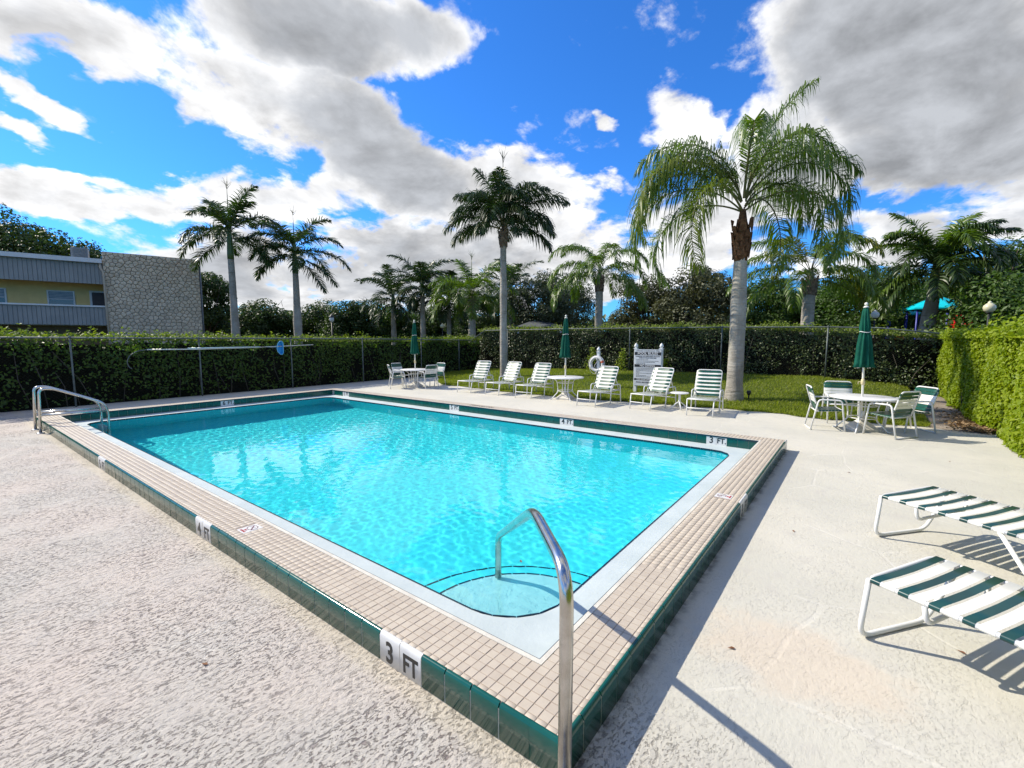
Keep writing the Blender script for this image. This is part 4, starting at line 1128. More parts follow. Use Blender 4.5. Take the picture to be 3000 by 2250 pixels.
vs = [(2.60 + x, -0.02, z - 0.02) for x, z in prof] + [(2.60 + x * .75, 0.06, z * .8 - 0.03) for x, z in prof] + [(2.62, 0.075, -0.04)]
b.add(vs, [(i, (i + 1) % m_, m_ + (i + 1) % m_, m_ + i) for i in range(m_)] + [(m_ + i, m_ + (i + 1) % m_, 2 * m_) for i in range(m_)])
b.obj('net', BL, t)
MB().tube([Vector(q) for q in vs[:m_]] + [Vector(vs[0])], 0.012, 6, caps=False).obj('rim', pm('light_blue_rim', (0.10, 0.42, 0.66), (0.2, 0.5, 0.7), 9, 0.4), t)

# ------------------------------------------------------------------ palms
def frond_mesh(name, L, e0, droop, seed, mat, nst=64, ll=0.55, g=0.55, lw=0.030, start=0.14, plume=0.5, curl=1.3, side=0.0, rach=0.022, fwd=0.55):
    """pinnate frond in the local XZ plane: an arching rachis and two rows of drooping leaflets"""
    r = np.random.default_rng(seed)
    K = 26; s = np.linspace(0, 1, K); el = e0 - droop * s ** curl
    az = side * s ** 1.5
    dx = np.cos(el) * np.cos(az); dy = np.cos(el) * np.sin(az); dz = np.sin(el)
    T = np.stack([dx, dy, dz], -1); step = L / (K - 1)
    C = np.concatenate([np.zeros((1, 3)), np.cumsum((T[:-1] + T[1:]) / 2 * step, 0)])
    q = np.repeat(np.linspace(start, 0.985, nst), 2); q = np.clip(q + r.normal(0, 0.004, len(q)), start, 0.99)
    sd = np.tile([1.0, -1.0], nst)
    P = np.stack([np.interp(q, s, C[:, i]) for i in range(3)], -1); t = np.stack([np.interp(q, s, T[:, i]) for i in range(3)], -1)
    t /= np.linalg.norm(t, axis=1, keepdims=True)
    S = np.cross(t, [0, 0, 1.0]); S /= np.maximum(np.linalg.norm(S, axis=1, keepdims=True), 1e-4)
    Nn = np.cross(S, t)
    lp = ll * (0.45 + 0.55 * np.clip(np.sin(PI * np.clip((q - start) / (1 - start), 0, 1) ** 0.75), 0, 1)) * r.uniform(0.82, 1.12, len(q))
    lp *= np.clip((1.0 - q) / 0.10, 0.55, 1)
    d = S * sd[:, None] + t * (fwd + 0.8 * q[:, None] ** 3) + Nn * (0.25 + plume * r.normal(0, 1, len(q)))[:, None]
    d /= np.linalg.norm(d, axis=1, keepdims=True)
    segs = [P]; dirs = [d]; cur = P; dd = d; m = 3
    for k in range(m):
        cur = cur + dd * (lp / m)[:, None]; segs.append(cur)
        dd = dd + np.array([0, 0, -1.0]) * (g * r.uniform(0.8, 1.25, len(q)))[:, None]
        dd /= np.linalg.norm(dd, axis=1, keepdims=True); dirs.append(dd)
    wv = np.cross(d, Nn); wv = t * 0.8 + Nn * 0.4 + r.normal(0, .25, t.shape); wv -= d * (wv * d).sum(1, keepdims=True); wv /= np.linalg.norm(wv, axis=1, keepdims=True)
    ws = [0.55, 1.0, 0.75, 0.08]
    V = []
    for k in range(m + 1):
        V.append(segs[k] - wv * lw * 0.5 * ws[k]); V.append(segs[k] + wv * lw * 0.5 * ws[k])
    V = np.stack(V, 1).reshape(-1, 3); n = len(q); B_ = np.arange(n)[:, None] * (2 * (m + 1))
    F = np.concatenate([B_ + [[2 * k, 2 * k + 1, 2 * k + 3, 2 * k + 2]] for k in range(m)], 1).reshape(-1, 4)
    # rachis: three-sided taper
    o = len(V); ra = rach * (1 - 0.85 * s)
    S2 = np.cross(T, [0, 0, 1.0]); S2 /= np.maximum(np.linalg.norm(S2, axis=1, keepdims=True), 1e-4); N2 = np.cross(S2, T)
    RV = np.stack([C + S2 * ra[:, None], C + N2 * ra[:, None] * .7, C - S2 * ra[:, None], C - N2 * ra[:, None] * .7], 1).reshape(-1, 3)
    RF = np.array([[o + i * 4 + j, o + i * 4 + (j + 1) % 4, o + (i + 1) * 4 + (j + 1) % 4, o + (i + 1) * 4 + j] for i in range(K - 1) for j in range(4)])
    me = np_mesh(name, np.concatenate([V, RV]), np.concatenate([F, RF]), mat)
    me.materials.append(pm('palm_rachis', (0.10, 0.12, 0.035), (0.15, 0.13, 0.055), 6, 0.65, spec=0.2))
    mi = np.zeros(len(F) + len(RF), np.int32); mi[len(F):] = 1
    me.polygons.foreach_set('material_index', mi)
    return me

def ringed(prof, seed, n=18, ring=0.0, step=0.09, lean=(0, 0)):
    """trunk from a (radius, height) profile, with leaf-scar rings"""
    b = MB(); r = random.Random(seed); H0, H1 = prof[0][1], prof[-1][1]
    zs = list(np.arange(H0, H1, step)) + [H1]
    rr = np.interp(zs, [p[1] for p in prof], [p[0] for p in prof])
    vs = []
    for j, (z, q) in enumerate(zip(zs, rr)):
        f = (z - H0) / (H1 - H0); q = q * (1 + ring * (1 if j % 2 else -1))
        ox, oy = lean[0] * f * f, lean[1] * f * f
        for k in range(n):
            a = 2 * PI * k / n; w_ = 1 + 0.025 * math.sin(3 * a + z * 2 + seed) + r.gauss(0, .006)
            vs.append((ox + q * w_ * math.cos(a), oy + q * w_ * math.sin(a), z))
    b.add(vs, [(j * n + k, j * n + (k + 1) % n, (j + 1) * n + (k + 1) % n, (j + 1) * n + k) for j in range(len(zs) - 1) for k in range(n)], True)
    b.add(vs[-n:], [tuple(range(n))])
    return b
def palm_bark():
    m = bpy.data.materials.new('palm_bark'); m.use_nodes = True; t = NT(m.node_tree); t.n.clear()
    pos = t.new('ShaderNodeNewGeometry').outputs['Position']
    a = t.noise(t.mapping(pos, scale=(2.2, 2.2, 22)), 1.0, 4, 0.6); b_ = t.noise(pos, 2.5, 5, 0.65)
    c = t.mixc(t.smooth(b_, 0.3, 0.7), (0.42, 0.385, 0.33, 1), (0.27, 0.245, 0.205, 1))
    c = t.mixc(t.math('MULTIPLY', t.smooth(a, 0.56, 0.7), 0.65), c, (0.13, 0.11, 0.085, 1))
    c = t.mixc(t.math('MULTIPLY', t.smooth(t.noise(pos, 1.1, 3), 0.55, 0.75), 0.35), c, (0.24, 0.26, 0.17, 1))
    bs = t.new('ShaderNodeBsdfPrincipled'); t.put(bs.inputs['Base Color'], c); bs.inputs['Roughness'].default_value = 0.85; bs.inputs['Specular IOR Level'].default_value = 0.2
    bn = t.new('ShaderNodeBump'); bn.inputs['Distance'].default_value = 0.03; t.put(bn.inputs['Height'], t.math('ADD', a, t.math('MULTIPLY', t.noise(pos, 18, 4), .4))); t.l.new(bn.outputs[0], bs.inputs['Normal'])
    o = t.new('ShaderNodeOutputMaterial'); t.l.new(bs.outputs[0], o.inputs[0]); return m
BARK = palm_bark()
FIBER = pm('brown_leaf_base', (0.20, 0.10, 0.05), (0.085, 0.042, 0.022), 9, 0.9, bump=0.03, bscale=24, spec=0.1)
FIBERG = pm('grey_leaf_base', (0.26, 0.20, 0.15), (0.14, 0.10, 0.075), 9, 0.9, bump=0.03, bscale=24, spec=0.1)
SHAFT = pm('green_crownshaft', (0.055, 0.11, 0.025), (0.08, 0.13, 0.035), 3, 0.45)
FQ = leafm('queen_palm_leaf', (0.062, 0.112, 0.012), (0.125, 0.185, 0.022), 0.30, 0.38, (1.5, 1.8, 0.4), spec=0.45)
FQH = leafm('yellow_green_palm_leaf', (0.08, 0.125, 0.012), (0.16, 0.19, 0.02), 0.35, 0.42, (1.4, 1.6, 0.4))
FQY = leafm('yellowing_palm_leaf', (0.13, 0.16, 0.015), (0.22, 0.22, 0.025), 0.35, 0.45, (1.4, 1.5, 0.4))
FR = leafm('royal_palm_leaf', (0.026, 0.052, 0.011), (0.050, 0.085, 0.018), 0.24, 0.40, (1.4, 1.7, 0.5), spec=0.4)
FD = leafm('dark_palm_leaf', (0.020, 0.042, 0.012), (0.040, 0.07, 0.018), 0.22, 0.42, (1.4, 1.7, 0.5), spec=0.4)

def boots(z0, z1, r0, r1, n, mat, seed):
    """sleeve of old leaf bases: overlapping stubs around the trunk head"""
    r = random.Random(seed); b = MB()
    b.lathe([(r0 * .9, z0), (r0 * 1.0, z0 + (z1 - z0) * .25), (r1 * .9, z0 + (z1 - z0) * .7), (r1 * .5, z1), (r1 * .3, z1 + .3)], 14)
    for i in range(n):
        f = (i + .5) / n; a = i * 2.399; z = z0 + (z1 - z0) * f * .85; q = r0 + (r1 - r0) * f
        h = r.uniform(.16, .30); o = r.uniform(.02, .06); w_ = r.uniform(.07, .11)
        c, s = math.cos(a), math.sin(a)
        def P(rad, tan, zz): return (rad * c - tan * s, rad * s + tan * c, zz)
        b.add([P(q, -w_, z), P(q, w_, z), P(q + o, w_ * .55, z + h), P(q + o, -w_ * .55, z + h), P(q - .03, 0, z + h * .9), P(q + .02, 0, z)], [(0, 5, 4, 3), (5, 1, 2, 4), (0, 3, 2, 1), (3, 4, 2)])
    return b

def palm(name, label, loc, prof, head, fronds, mat, seed, kind='queen', scale=1.0, fiber=None, group=None, lean=(0, 0), fkw=None, spear=0.0, sleeve=None):
    """fronds: list of (azimuth deg, elevation deg, length, droop rad[, side])"""
    t = thing(name, label, 'palm tree', loc, 0, group)
    ringed(prof, seed, 16, 0.012, 0.11, lean).obj('trunk', BARK, t)
    H = prof[-1][1]; rt = prof[-1][0]; lx, ly = lean
    if kind == 'queen':
        sl = sleeve or (H - 0.1, H + (head - H) * 0.62, rt * 1.05, rt * 1.25)
        o = boots(*sl, 30, fiber or FIBER, seed).obj('leaf_bases', fiber or FIBER, t); o.location = (lx, ly, 0)
    else:
        o = MB().lathe([(rt * 1.05, H - .02), (rt * 1.08, H + .25), (rt * .85, H + (head - H) * .6), (rt * .55, head), (rt * .3, head + .15)], 14).obj('crownshaft', SHAFT, t); o.location = (lx, ly, 0)
    kw = dict(fkw or {})
    r = random.Random(seed)
    for i, f in enumerate(fronds):
        az, el, L, dr = f[:4]; L *= scale; sd = f[4] if len(f) > 4 else r.uniform(-.25, .25)
        mm = (mat[f[5]] if len(f) > 5 else (mat[0] if name == 'queen_palm' and len(mat) == 2 else mat[i % len(mat)])) if isinstance(mat, (list, tuple)) else mat
        me = frond_mesh('frond', L, R(el), dr, seed * 100 + i, mm, side=sd, **kw)
        o = put('frond', me, t, (lx + 0.06 * math.cos(R(az)), ly + 0.06 * math.sin(R(az)), head - (0.05 + r.uniform(0, .2) + 0.45 * max(0, (65 - el)) / 65)), R(az))
    if spear:
        b = MB(); b.tube([(lx, ly, head), (lx + .02, ly + .03, head + spear)], [0.03, 0.008], 6)
        for k in range(7):
            a = k * .9; b.tube([(lx + .02, ly + .03, head + spear * (.82 + .03 * (k % 4))), (lx + .02 + .22 * math.cos(a), ly + .03 + .22 * math.sin(a), head + spear * (1.0 + .05 * (k % 3)))], [0.012, .003], 4)
        b.obj('spear_leaf', mat[0] if isinstance(mat, (list, tuple)) else mat, t)
    return t
def ring_fronds(n, seed, lo, hi, Lr, dl, dh, az0=0):
    """n fronds spiralling round, the upper ones upright, the lower ones hanging"""
    r = random.Random(seed); out = []
    for i in range(n):
        f = i / max(1, n - 1)
        out.append((az0 + i * 137.5 + r.uniform(-12, 12), hi + (lo - hi) * f + r.uniform(-6, 6), Lr * r.uniform(.88, 1.1) * (0.82 + 0.25 * math.sin(PI * min(1, f + .25))), dl + (dh - dl) * f + r.uniform(-.15, .15)))
    return out

# camera-facing azimuths in world degrees: away 37, left 127, towards 217, right 307
HERO = [(300, 86, 3.3, 0.95), (315, 79, 2.9, 1.9), (120, 81, 3.7, 2.5), (128, 72, 3.7, 2.9), (105, 72, 3.4, 2.9), (200, 80, 3.3, 2.7), (240, 77, 3.1, 3.0),
        (126, 50, 3.6, 2.5), (138, 54, 4.7, 3.2, 0.1, 1), (116, 45, 4.2, 2.95), (165, 36, 4.0, 3.15, 0.0, 1), (92, 30, 3.8, 3.0),
        (306, 66, 3.4, 2.2), (298, 58, 3.5, 2.75), (312, 47, 3.5, 2.9), (288, 38, 3.6, 3.05), (330, 58, 3.1, 2.9), (50, 70, 3.4, 2.6), (345, 38, 3.5, 2.9)]
palm('queen_palm', 'big drooping queen palm with a thick pale trunk on the lawn, tallest in view', (11.44, 1.47, 0.06),
     [(0.26, -0.1), (0.24, 0.12), (0.20, 0.45), (0.188, 1.6), (0.195, 2.5), (0.172, 3.2), (0.155, 3.72)], 5.3, HERO, [FQ, FQH], 21, fiber=FIBER, spear=0.0,
     fkw=dict(nst=104, ll=0.92, g=1.7, lw=0.028, plume=0.42, start=0.17, curl=1.25, rach=0.034), sleeve=(3.62, 4.62, 0.175, 0.225))
palm('queen_palm', 'slim tall queen palm with a tuft of upright leaf stalks, standing behind the left loungers', (13.0, 10.5, 0.1),
     [(0.165, -0.1), (0.15, 0.5), (0.14, 2.6), (0.15, 3.4), (0.125, 4.2), (0.12, 5.35)], 6.35,
     [(127, 62, 2.3, 1.5), (140, 38, 2.6, 1.7), (115, 50, 2.4, 1.9), (170, 66, 2.3, 2.1), (200, 45, 2.3, 2.1), (230, 62, 2.3, 1.9), (300, 55, 2.8, 1.5), (308, 64, 3.2, 1.85), (320, 34, 2.4, 1.7), (280, 32, 2.3, 1.7),
      (60, 60, 2.3, 1.8), (30, 42, 2.3, 1.8), (80, 76, 2.4, 1.4), (350, 70, 2.3, 1.3), (150, 82, 2.3, .9), (210, 77, 2.3, 1.3), (0, 46, 2.2, 1.7), (97, 28, 2.2, 1.4), (250, 46, 2.2, 1.9), (125, 20, 2.3, 1.5), (310, 15, 2.2, 1.5), (217, 84, 2.2, 1.0), (260, 70, 2.3, 1.6), (120, 74, 2.3, 1.8), (185, 30, 2.1, 2.0), (240, 30, 2.1, 2.0), (300, 74, 2.4, 1.6), (145, 52, 2.4, 2.0), (290, 44, 2.3, 2.0)],
     FD, 22, fiber=FIBERG, spear=2.6, fkw=dict(nst=80, ll=0.74, g=0.75, lw=0.038, plume=0.40, rach=0.030, start=.2), sleeve=(5.2, 5.9, 0.13, 0.19))
RK = dict(nst=84, ll=0.62, g=0.36, lw=0.046, plume=0.38, start=0.10, curl=1.5, rach=0.030)
RG_ = 'royal palms beyond the left hedge'
palm('royal_palm', 'tall slender royal palm nearest the stone wall, leaning slightly left', (7.92, 23.03, 0), [(0.23, -.1), (0.205, 1.5), (0.18, 2.3), (0.155, 3.5), (0.135, 5.5)], 7.1,
     [(127, 52, 2.4, 1.5), (118, 26, 2.6, 1.7), (135, 5, 2.7, 1.35), (122, -14, 2.5, .95), (105, 65, 2.3, 1.0), (300, 72, 2.4, .9), (307, 40, 2.6, 1.5), (315, 8, 2.7, 1.3), (300, -16, 2.7, .8), (217, 45, 2.4, 1.8), (240, 15, 2.5, 1.7), (190, 20, 2.5, 1.7), (37, 50, 2.4, 1.6), (60, 20, 2.5, 1.6), (15, 10, 2.5, 1.5), (280, 55, 2.3, 1.4)],
     FR, 31, 'royal', group=RG_, lean=(0.0, 0.08), fkw=RK, spear=2.0)
palm('royal_palm', 'royal palm with a swollen pale trunk, right of the first royal palm', (10.41, 21.88, 0), [(0.22, -.1), (0.20, 1.9), (0.215, 2.6), (0.165, 3.4), (0.135, 5.0)], 6.55,
     [(127, 55, 2.6, 1.4), (130, 30, 2.6, 1.8), (118, 2, 2.6, 1.35), (140, -10, 2.3, 1.1), (110, 62, 2.5, 1.4), (300, 62, 2.4, 1.2), (307, 32, 2.6, 1.4), (312, 8, 3.0, 1.2), (300, -18, 2.8, .7), (290, -30, 2.4, .7), (217, 35, 2.5, 1.9), (245, 0, 2.4, 1.5), (190, 15, 2.4, 1.7), (37, 55, 2.4, 1.6), (60, 20, 2.5, 1.6), (15, 10, 2.5, 1.5), (160, 48, 2.4, 1.9)],
     FR, 32, 'royal', group=RG_, fkw=RK, spear=1.6)
BG = 'palms standing beyond the hedges'
QK = dict(nst=84, ll=0.78, g=0.85, lw=0.046, plume=0.40, start=.16)
palm('queen_palm', 'feathery queen palm beyond the hedge, left of the pool rules sign', (21.54, 10.52, 0.1), [(0.24, -.1), (0.22, 2), (0.20, 4.2)], 5.6,
     [(110, 66, 3.2, 2.3), (130, 40, 3.2, 2.4), (120, 18, 3.2, 2.2), (140, 5, 3.2, 1.7), (200, 45, 3.0, 2.8), (225, 65, 3.0, 2.8), (170, 30, 3.1, 2.6), (300, 60, 2.9, 2.5), (307, 35, 3.0, 2.3), (315, 12, 3.1, 2.0), (290, 0, 3.0, 1.5), (250, 30, 3.0, 2.6), (40, 55, 3, 2.3), (60, 25, 3, 2.2), (10, 30, 3, 2.2), (85, 70, 3.1, 2.0)],
     FQ, 41, fiber=FIBERG, group=BG, fkw=QK, scale=1.15)
palm('queen_palm', 'wide queen palm with yellow flower stalks, just right of the thick palm trunk', (22.22, 0.8, 0.2), [(0.27, -.1), (0.25, 2), (0.24, 3.4)], 4.6,
     [(120, 45, 3.3, 2.0), (127, 24, 3.6, 1.5), (125, 8, 3.3, 1.6), (150, 62, 3.3, 2.4), (200, 55, 3.0, 2.8), (225, 72, 3.2, 2.6), (300, 52, 3.0, 2.5), (307, 30, 3.2, 2.5), (305, 10, 3.4, 1.3), (312, -2, 3.0, 1.0), (250, 30, 3.0, 2.5), (40, 55, 3, 2.3), (90, 68, 3.3, 2.1), (10, 30, 3, 2.2), (170, 20, 3, 2.3), (240, 66, 3.2, 2.5)],
     [FQ, FQ, FQ, FQY], 42, fiber=FIBERG, group=BG, fkw=QK, scale=1.1)
palm('royal_palm', 'stout royal palm leaning in front of the turquoise playground roof', (28.0, -3.55, 0.1), [(0.32, -.1), (0.305, 1.9), (0.285, 3.0), (0.22, 4.0)], 5.3,
     [(127, 48, 3.2, 1.5), (120, 20, 3.4, 1.9), (135, -2, 3.2, 1.4), (118, -20, 2.8, 1.0), (307, 50, 3.7, 1.15), (300, 66, 3.2, 1.3), (312, 16, 3.4, 1.4), (300, -5, 3.4, 1.5), (290, -25, 2.8, .9), (217, 55, 2.9, 2.4), (240, 25, 2.9, 2.2), (190, 28, 2.9, 2.3), (205, -5, 2.8, 1.5), (37, 55, 3, 1.6), (60, 20, 3, 1.6), (90, 75, 3, .9), (340, 35, 3.2, 1.8), (130, 66, 3.0, 1.9), (125, 8, 3.3, 1.8), (225, 72, 2.8, 2.2), (310, 30, 3.4, 1.9), (305, 78, 2.9, 1.2), (260, 45, 3.0, 2.3), (150, 40, 3.0, 2.2), (200, 60, 2.9, 2.4), (230, 40, 3.0, 2.4), (310, 68, 3.2, 1.7), (125, 62, 3.1, 1.7), (180, 10, 2.9, 1.9), (270, 8, 2.9, 1.8), (112, -8, 3.0, 1.2), (318, -14, 3.2, 1.2)],
     [FQ, FR, FR], 43, 'royal', scale=1.08, group=BG, lean=(0.1, -0.22), fkw=dict(RK, ll=0.80, lw=0.062, g=.5))
MK = dict(RK, nst=70, lw=0.055, ll=0.66)
palm('royal_palm', 'dark slender palm with a bare trunk beyond the left umbrella', (19.62, 22.74, 0), [(0.20, -.1), (0.18, 2), (0.15, 4.6)], 5.7, ring_fronds(20, 51, -25, 70, 2.64, 1.25, 1.55, 20), FD, 51, 'royal', group=BG, fkw=MK, spear=1.2)
palm('royal_palm', 'dark bushy palm leftmost of the far palm clump', (20.6, 27.1, 0), [(0.24, -.1), (0.2, 2), (0.17, 4.0)], 5.2, ring_fronds(21, 52, -30, 70, 3.10, 1.45, 1.65, 70), FD, 52, 'royal', group=BG, fkw=MK)
palm('queen_palm', 'bright green queen palm left of the slim tall palm, with a ragged bare trunk', (19.03, 17.69, 0), [(0.24, -.1), (0.22, 2), (0.20, 3.3)], 4.6,
     [(127, 58, 3.0, 1.9), (120, 34, 3.2, 2.0), (140, 15, 3.2, 1.9), (160, 50, 3, 2.2), (200, 40, 3, 2.6), (225, 25, 2.9, 2.5), (300, 58, 3.3, 1.2), (310, 40, 3.1, 1.6), (305, 16, 3.2, 1.8), (290, 2, 3, 1.5), (250, 55, 2.9, 2.4), (40, 55, 3, 2.3), (60, 25, 3, 2.2), (10, 30, 3, 2.2), (85, 78, 2.4, .7), (330, 70, 2.8, 1.0)],
     FQ, 53, fiber=FIBERG, group=BG, fkw=dict(QK, g=.42), spear=2.2)
palm('royal_palm', 'dark palm half hidden behind the slim tall palm trunk', (26.9, 20.74, 0), [(0.24, -.1), (0.2, 2), (0.17, 4.6)], 5.9, ring_fronds(20, 54, -25, 72, 3.10, 1.25, 1.55, 40), FD, 54, 'royal', group=BG, fkw=MK)
palm('royal_palm', 'thin grey trunked palm between the dark slender palm and the bright queen palm', (21.6, 22.24, 0), [(0.18, -.1), (0.16, 2), (0.14, 3.9)], 4.9, ring_fronds(19, 55, -25, 68, 2.64, 1.25, 1.65, 90), FD, 55, 'royal', group=BG, fkw=MK)

# ------------------------------------------------------------------ broadleaf trees
TRUNK = pm('tree_bark', (0.10, 0.08, 0.06), (0.055, 0.045, 0.035), 5, 0.9, bump=0.03, bscale=18, spec=0.1)
LT1 = leafm('tree_leaf_dark', (0.024, 0.048, 0.012), (0.060, 0.095, 0.022), 0.25, 0.5, (1.4, 1.7, .5))
LT2 = leafm('tree_leaf_olive', (0.048, 0.066, 0.030), (0.095, 0.115, 0.058), 0.22, 0.5, (1.3, 1.5, .6))
LT3 = leafm('tree_leaf_brown', (0.055, 0.064, 0.026), (0.105, 0.112, 0.05), 0.22, 0.55, (1.3, 1.3, .6))
LT4 = leafm('tree_leaf_green', (0.034, 0.074, 0.012), (0.080, 0.135, 0.022), 0.28, 0.5, (1.4, 1.8, .4))
def tree(label, x, y, H, Rr, mat, seed, n=4200, size=0.20, bare=0.0, group='trees beyond the hedges', low=0.12, clumps=26, open_=0.0, name='broadleaf_tree'):
    r = np.random.default_rng(seed)
    t = thing(name, label, 'tree', (x, y, 0), 0, group)
    # clump centres through the crown volume
    cl = []
    while len(cl) < clumps:
        p = r.uniform(-1, 1, 3)
        if np.linalg.norm(p) > 1 or np.linalg.norm(p) < 0.35: continue
        cl.append(((p[0]) * Rr * .85, (p[1]) * Rr * .85, H * (low + (1 - low) * (0.5 + 0.44 * p[2])), Rr * r.uniform(.24, .42)))
    P = []; NN = []
    per = n // clumps
    for (cx, cy, cz, cr) in cl:
        d = r.normal(size=(per, 3)); d /= np.linalg.norm(d, axis=1, keepdims=True)
        rad = cr * r.uniform(0.35, 1.05, per) ** (0.5)
        q = np.array([cx, cy, cz]) + d * rad[:, None] * np.array([1.15, 1.15, 0.75]); P.append(q); NN.append(d)
    P = np.concatenate(P); NN = np.concatenate(NN)
    ok = P[:, 2] > 0.1; P, NN = P[ok], NN[ok]
    put('crown', leaves_mesh('crown', P, size, r, mat, nrm=NN * .8 + np.array([0, 0, .5]), spread=.8), t)
    b = MB(); b.tube([(0, 0, -.1), (r.normal(0, .1), r.normal(0, .1), H * .25), (r.normal(0, .2), r.normal(0, .2), H * .5)], [Rr * .075, Rr * .06, Rr * .04], 8)
    for (cx, cy, cz, cr) in cl[::2]:
        z0 = H * r.uniform(.15, .4); b.tube([(0, 0, z0), (cx * .5, cy * .5, (z0 + cz) / 2 + .1), (cx, cy, cz)], [Rr * .035, Rr * .022, Rr * .008], 5)
    if bare:
        for i in range(int(bare)):
            a = r.uniform(0, 2 * PI); q = Rr * r.uniform(.2, .9); z0 = H * r.uniform(.75, .95)
            p0 = np.array([q * math.cos(a), q * math.sin(a), z0]); p1 = p0 + np.array([r.normal(0, .25), r.normal(0, .25), r.uniform(.3, .8)]); p2 = p1 + np.array([r.normal(0, .3), r.normal(0, .3), r.uniform(.05, .35)])
            b.tube([p0, p1, p2], [.02, .014, .005], 4)
    b.obj('trunk', TRUNK, t)
    return t
def polar(az_px, dist):      # bearing given as tangent of the angle right of the camera's heading
    a = R(37.28) - math.atan(az_px)
    return (-1.702 + dist * math.cos(a), -1.127 + dist * math.sin(a))
def bear(px): return (px - 1106) / 986.6
TL = [  # bearing (picture column), distance, height, radius, leaf, label
    (20, 46, 10.4, 4.2, LT1, 'large dark tree behind the left end of the apartment building'),
    (120, 47, 9.6, 3.2, LT1, 'dark tree behind the apartment building, middle of the three'),
    (200, 48, 9.2, 2.6, LT1, 'small dark tree behind the roof beside the stone wall'),
    (448, 42, 6.9, 2.0, LT1, 'small spreading tree just right of the stone wall'),
    (500, 44, 4.4, 2.8, LT1, 'low dark bush behind the first royal palm'),
    (580, 45, 4.9, 2.6, LT1, 'dark rounded shrub between the two royal palms'),
    (700, 44, 4.7, 2.8, LT1, 'dark shrub mass right of the second royal palm'),
    (775, 41, 4.8, 2.8, LT1, 'dark shrub with bare twigs on top, behind the street lantern'),
    (850, 42, 4.9, 2.8, LT4, 'dark green shrub below the leftmost far palm'),
    (930, 44, 5.0, 3.0, LT1, 'dark shrub behind the clump of far palms'),
    (1030, 42, 6.0, 3.0, LT1, 'dark tree behind the bright green queen palm'),
    (1160, 36, 7.1, 2.9, LT2, 'grey green tree between the slim palm and the feathery queen palm'),
    (1225, 40, 7.3, 2.6, LT2, 'tall grey green tree behind the feathery queen palm'),
    (1395, 33, 6.2, 2.4, LT3, 'brownish dense tree left of the sign, behind the far hedge'),
    (1500, 32, 6.5, 2.9, LT3, 'broad brownish tree left of the thick palm trunk'),
    (1515, 44, 8.4, 2.2, LT2, 'pale blue green treetop showing above the brownish tree'),
    (1640, 36, 6.2, 2.7, LT4, 'dark green tree directly right of the thick palm trunk'),
    (1735, 39, 6.3, 2.6, LT1, 'shaded tree behind the queen palm with yellow flower stalks'),
    (1850, 36, 6.4, 3.2, LT4, 'dense green tree behind the right umbrella'),
    (1935, 40, 6.2, 2.8, LT4, 'dense green tree left of the turquoise playground roof'),
    (2060, 46, 7.0, 3.0, LT1, 'dark tree behind the turquoise playground roof'),
    (2150, 42, 7.7, 3.0, LT4, 'tall dark tree at the far right behind the stout palm'),
    (2225, 44, 8.2, 3.0, LT1, 'tall tree cut by the right edge of the picture'),
    (2170, 38, 4.6, 2.4, LT4, 'low leafy tree between the playground and the globe lamp'),
    (2230, 29, 4.7, 3.2, LT4, 'leafy green tree behind the globe lamp at the right edge')]
for i, (px, d, H, Rr, m_, lab) in enumerate(TL):
    x, y = polar(bear(px), d)
    tree(lab, x, y, H, Rr, m_, 200 + i, n=19000 if Rr > 2.5 else 13000, size=0.21 if d > 40 else 0.175, bare=14 if i in (7,) else (4 if i in (5, 10, 19) else 0), low=0.35 if i in (0, 1, 2, 3) else 0.06, clumps=46 if Rr > 2.5 else 34,
         name='shrub' if H < 5.05 else 'broadleaf_tree')
# far-off wood closing the view under the crowns
n = 26000; r_ = np.random.default_rng(77)
a = R(37.28) + r_.uniform(-1.45, 1.25, n); d = 56 + r_.uniform(-5, 4, n)
hh = 4.0 + 0.9 * np_noise(a * 20, a * 0, 1.0, 8, 3)
P = np.stack([-1.7 + d * np.cos(a), -1.13 + d * np.sin(a), hh * r_.uniform(0, 1, n) ** .8], -1)
tag(put('far_woods', leaves_mesh('far_woods', P, 0.75, r_, LT1, nrm=(0, 0, 1), spread=1.2)), 'dark far-off wood closing the view behind the trees', kind='stuff')

# ------------------------------------------------------------------ apartment building
t = thing('apartment_building', 'two storey apartment block with a rough stone end wall, beyond the left hedge', 'building', (4.25, 28.28, 0), math.atan2(-0.262, 0.965))
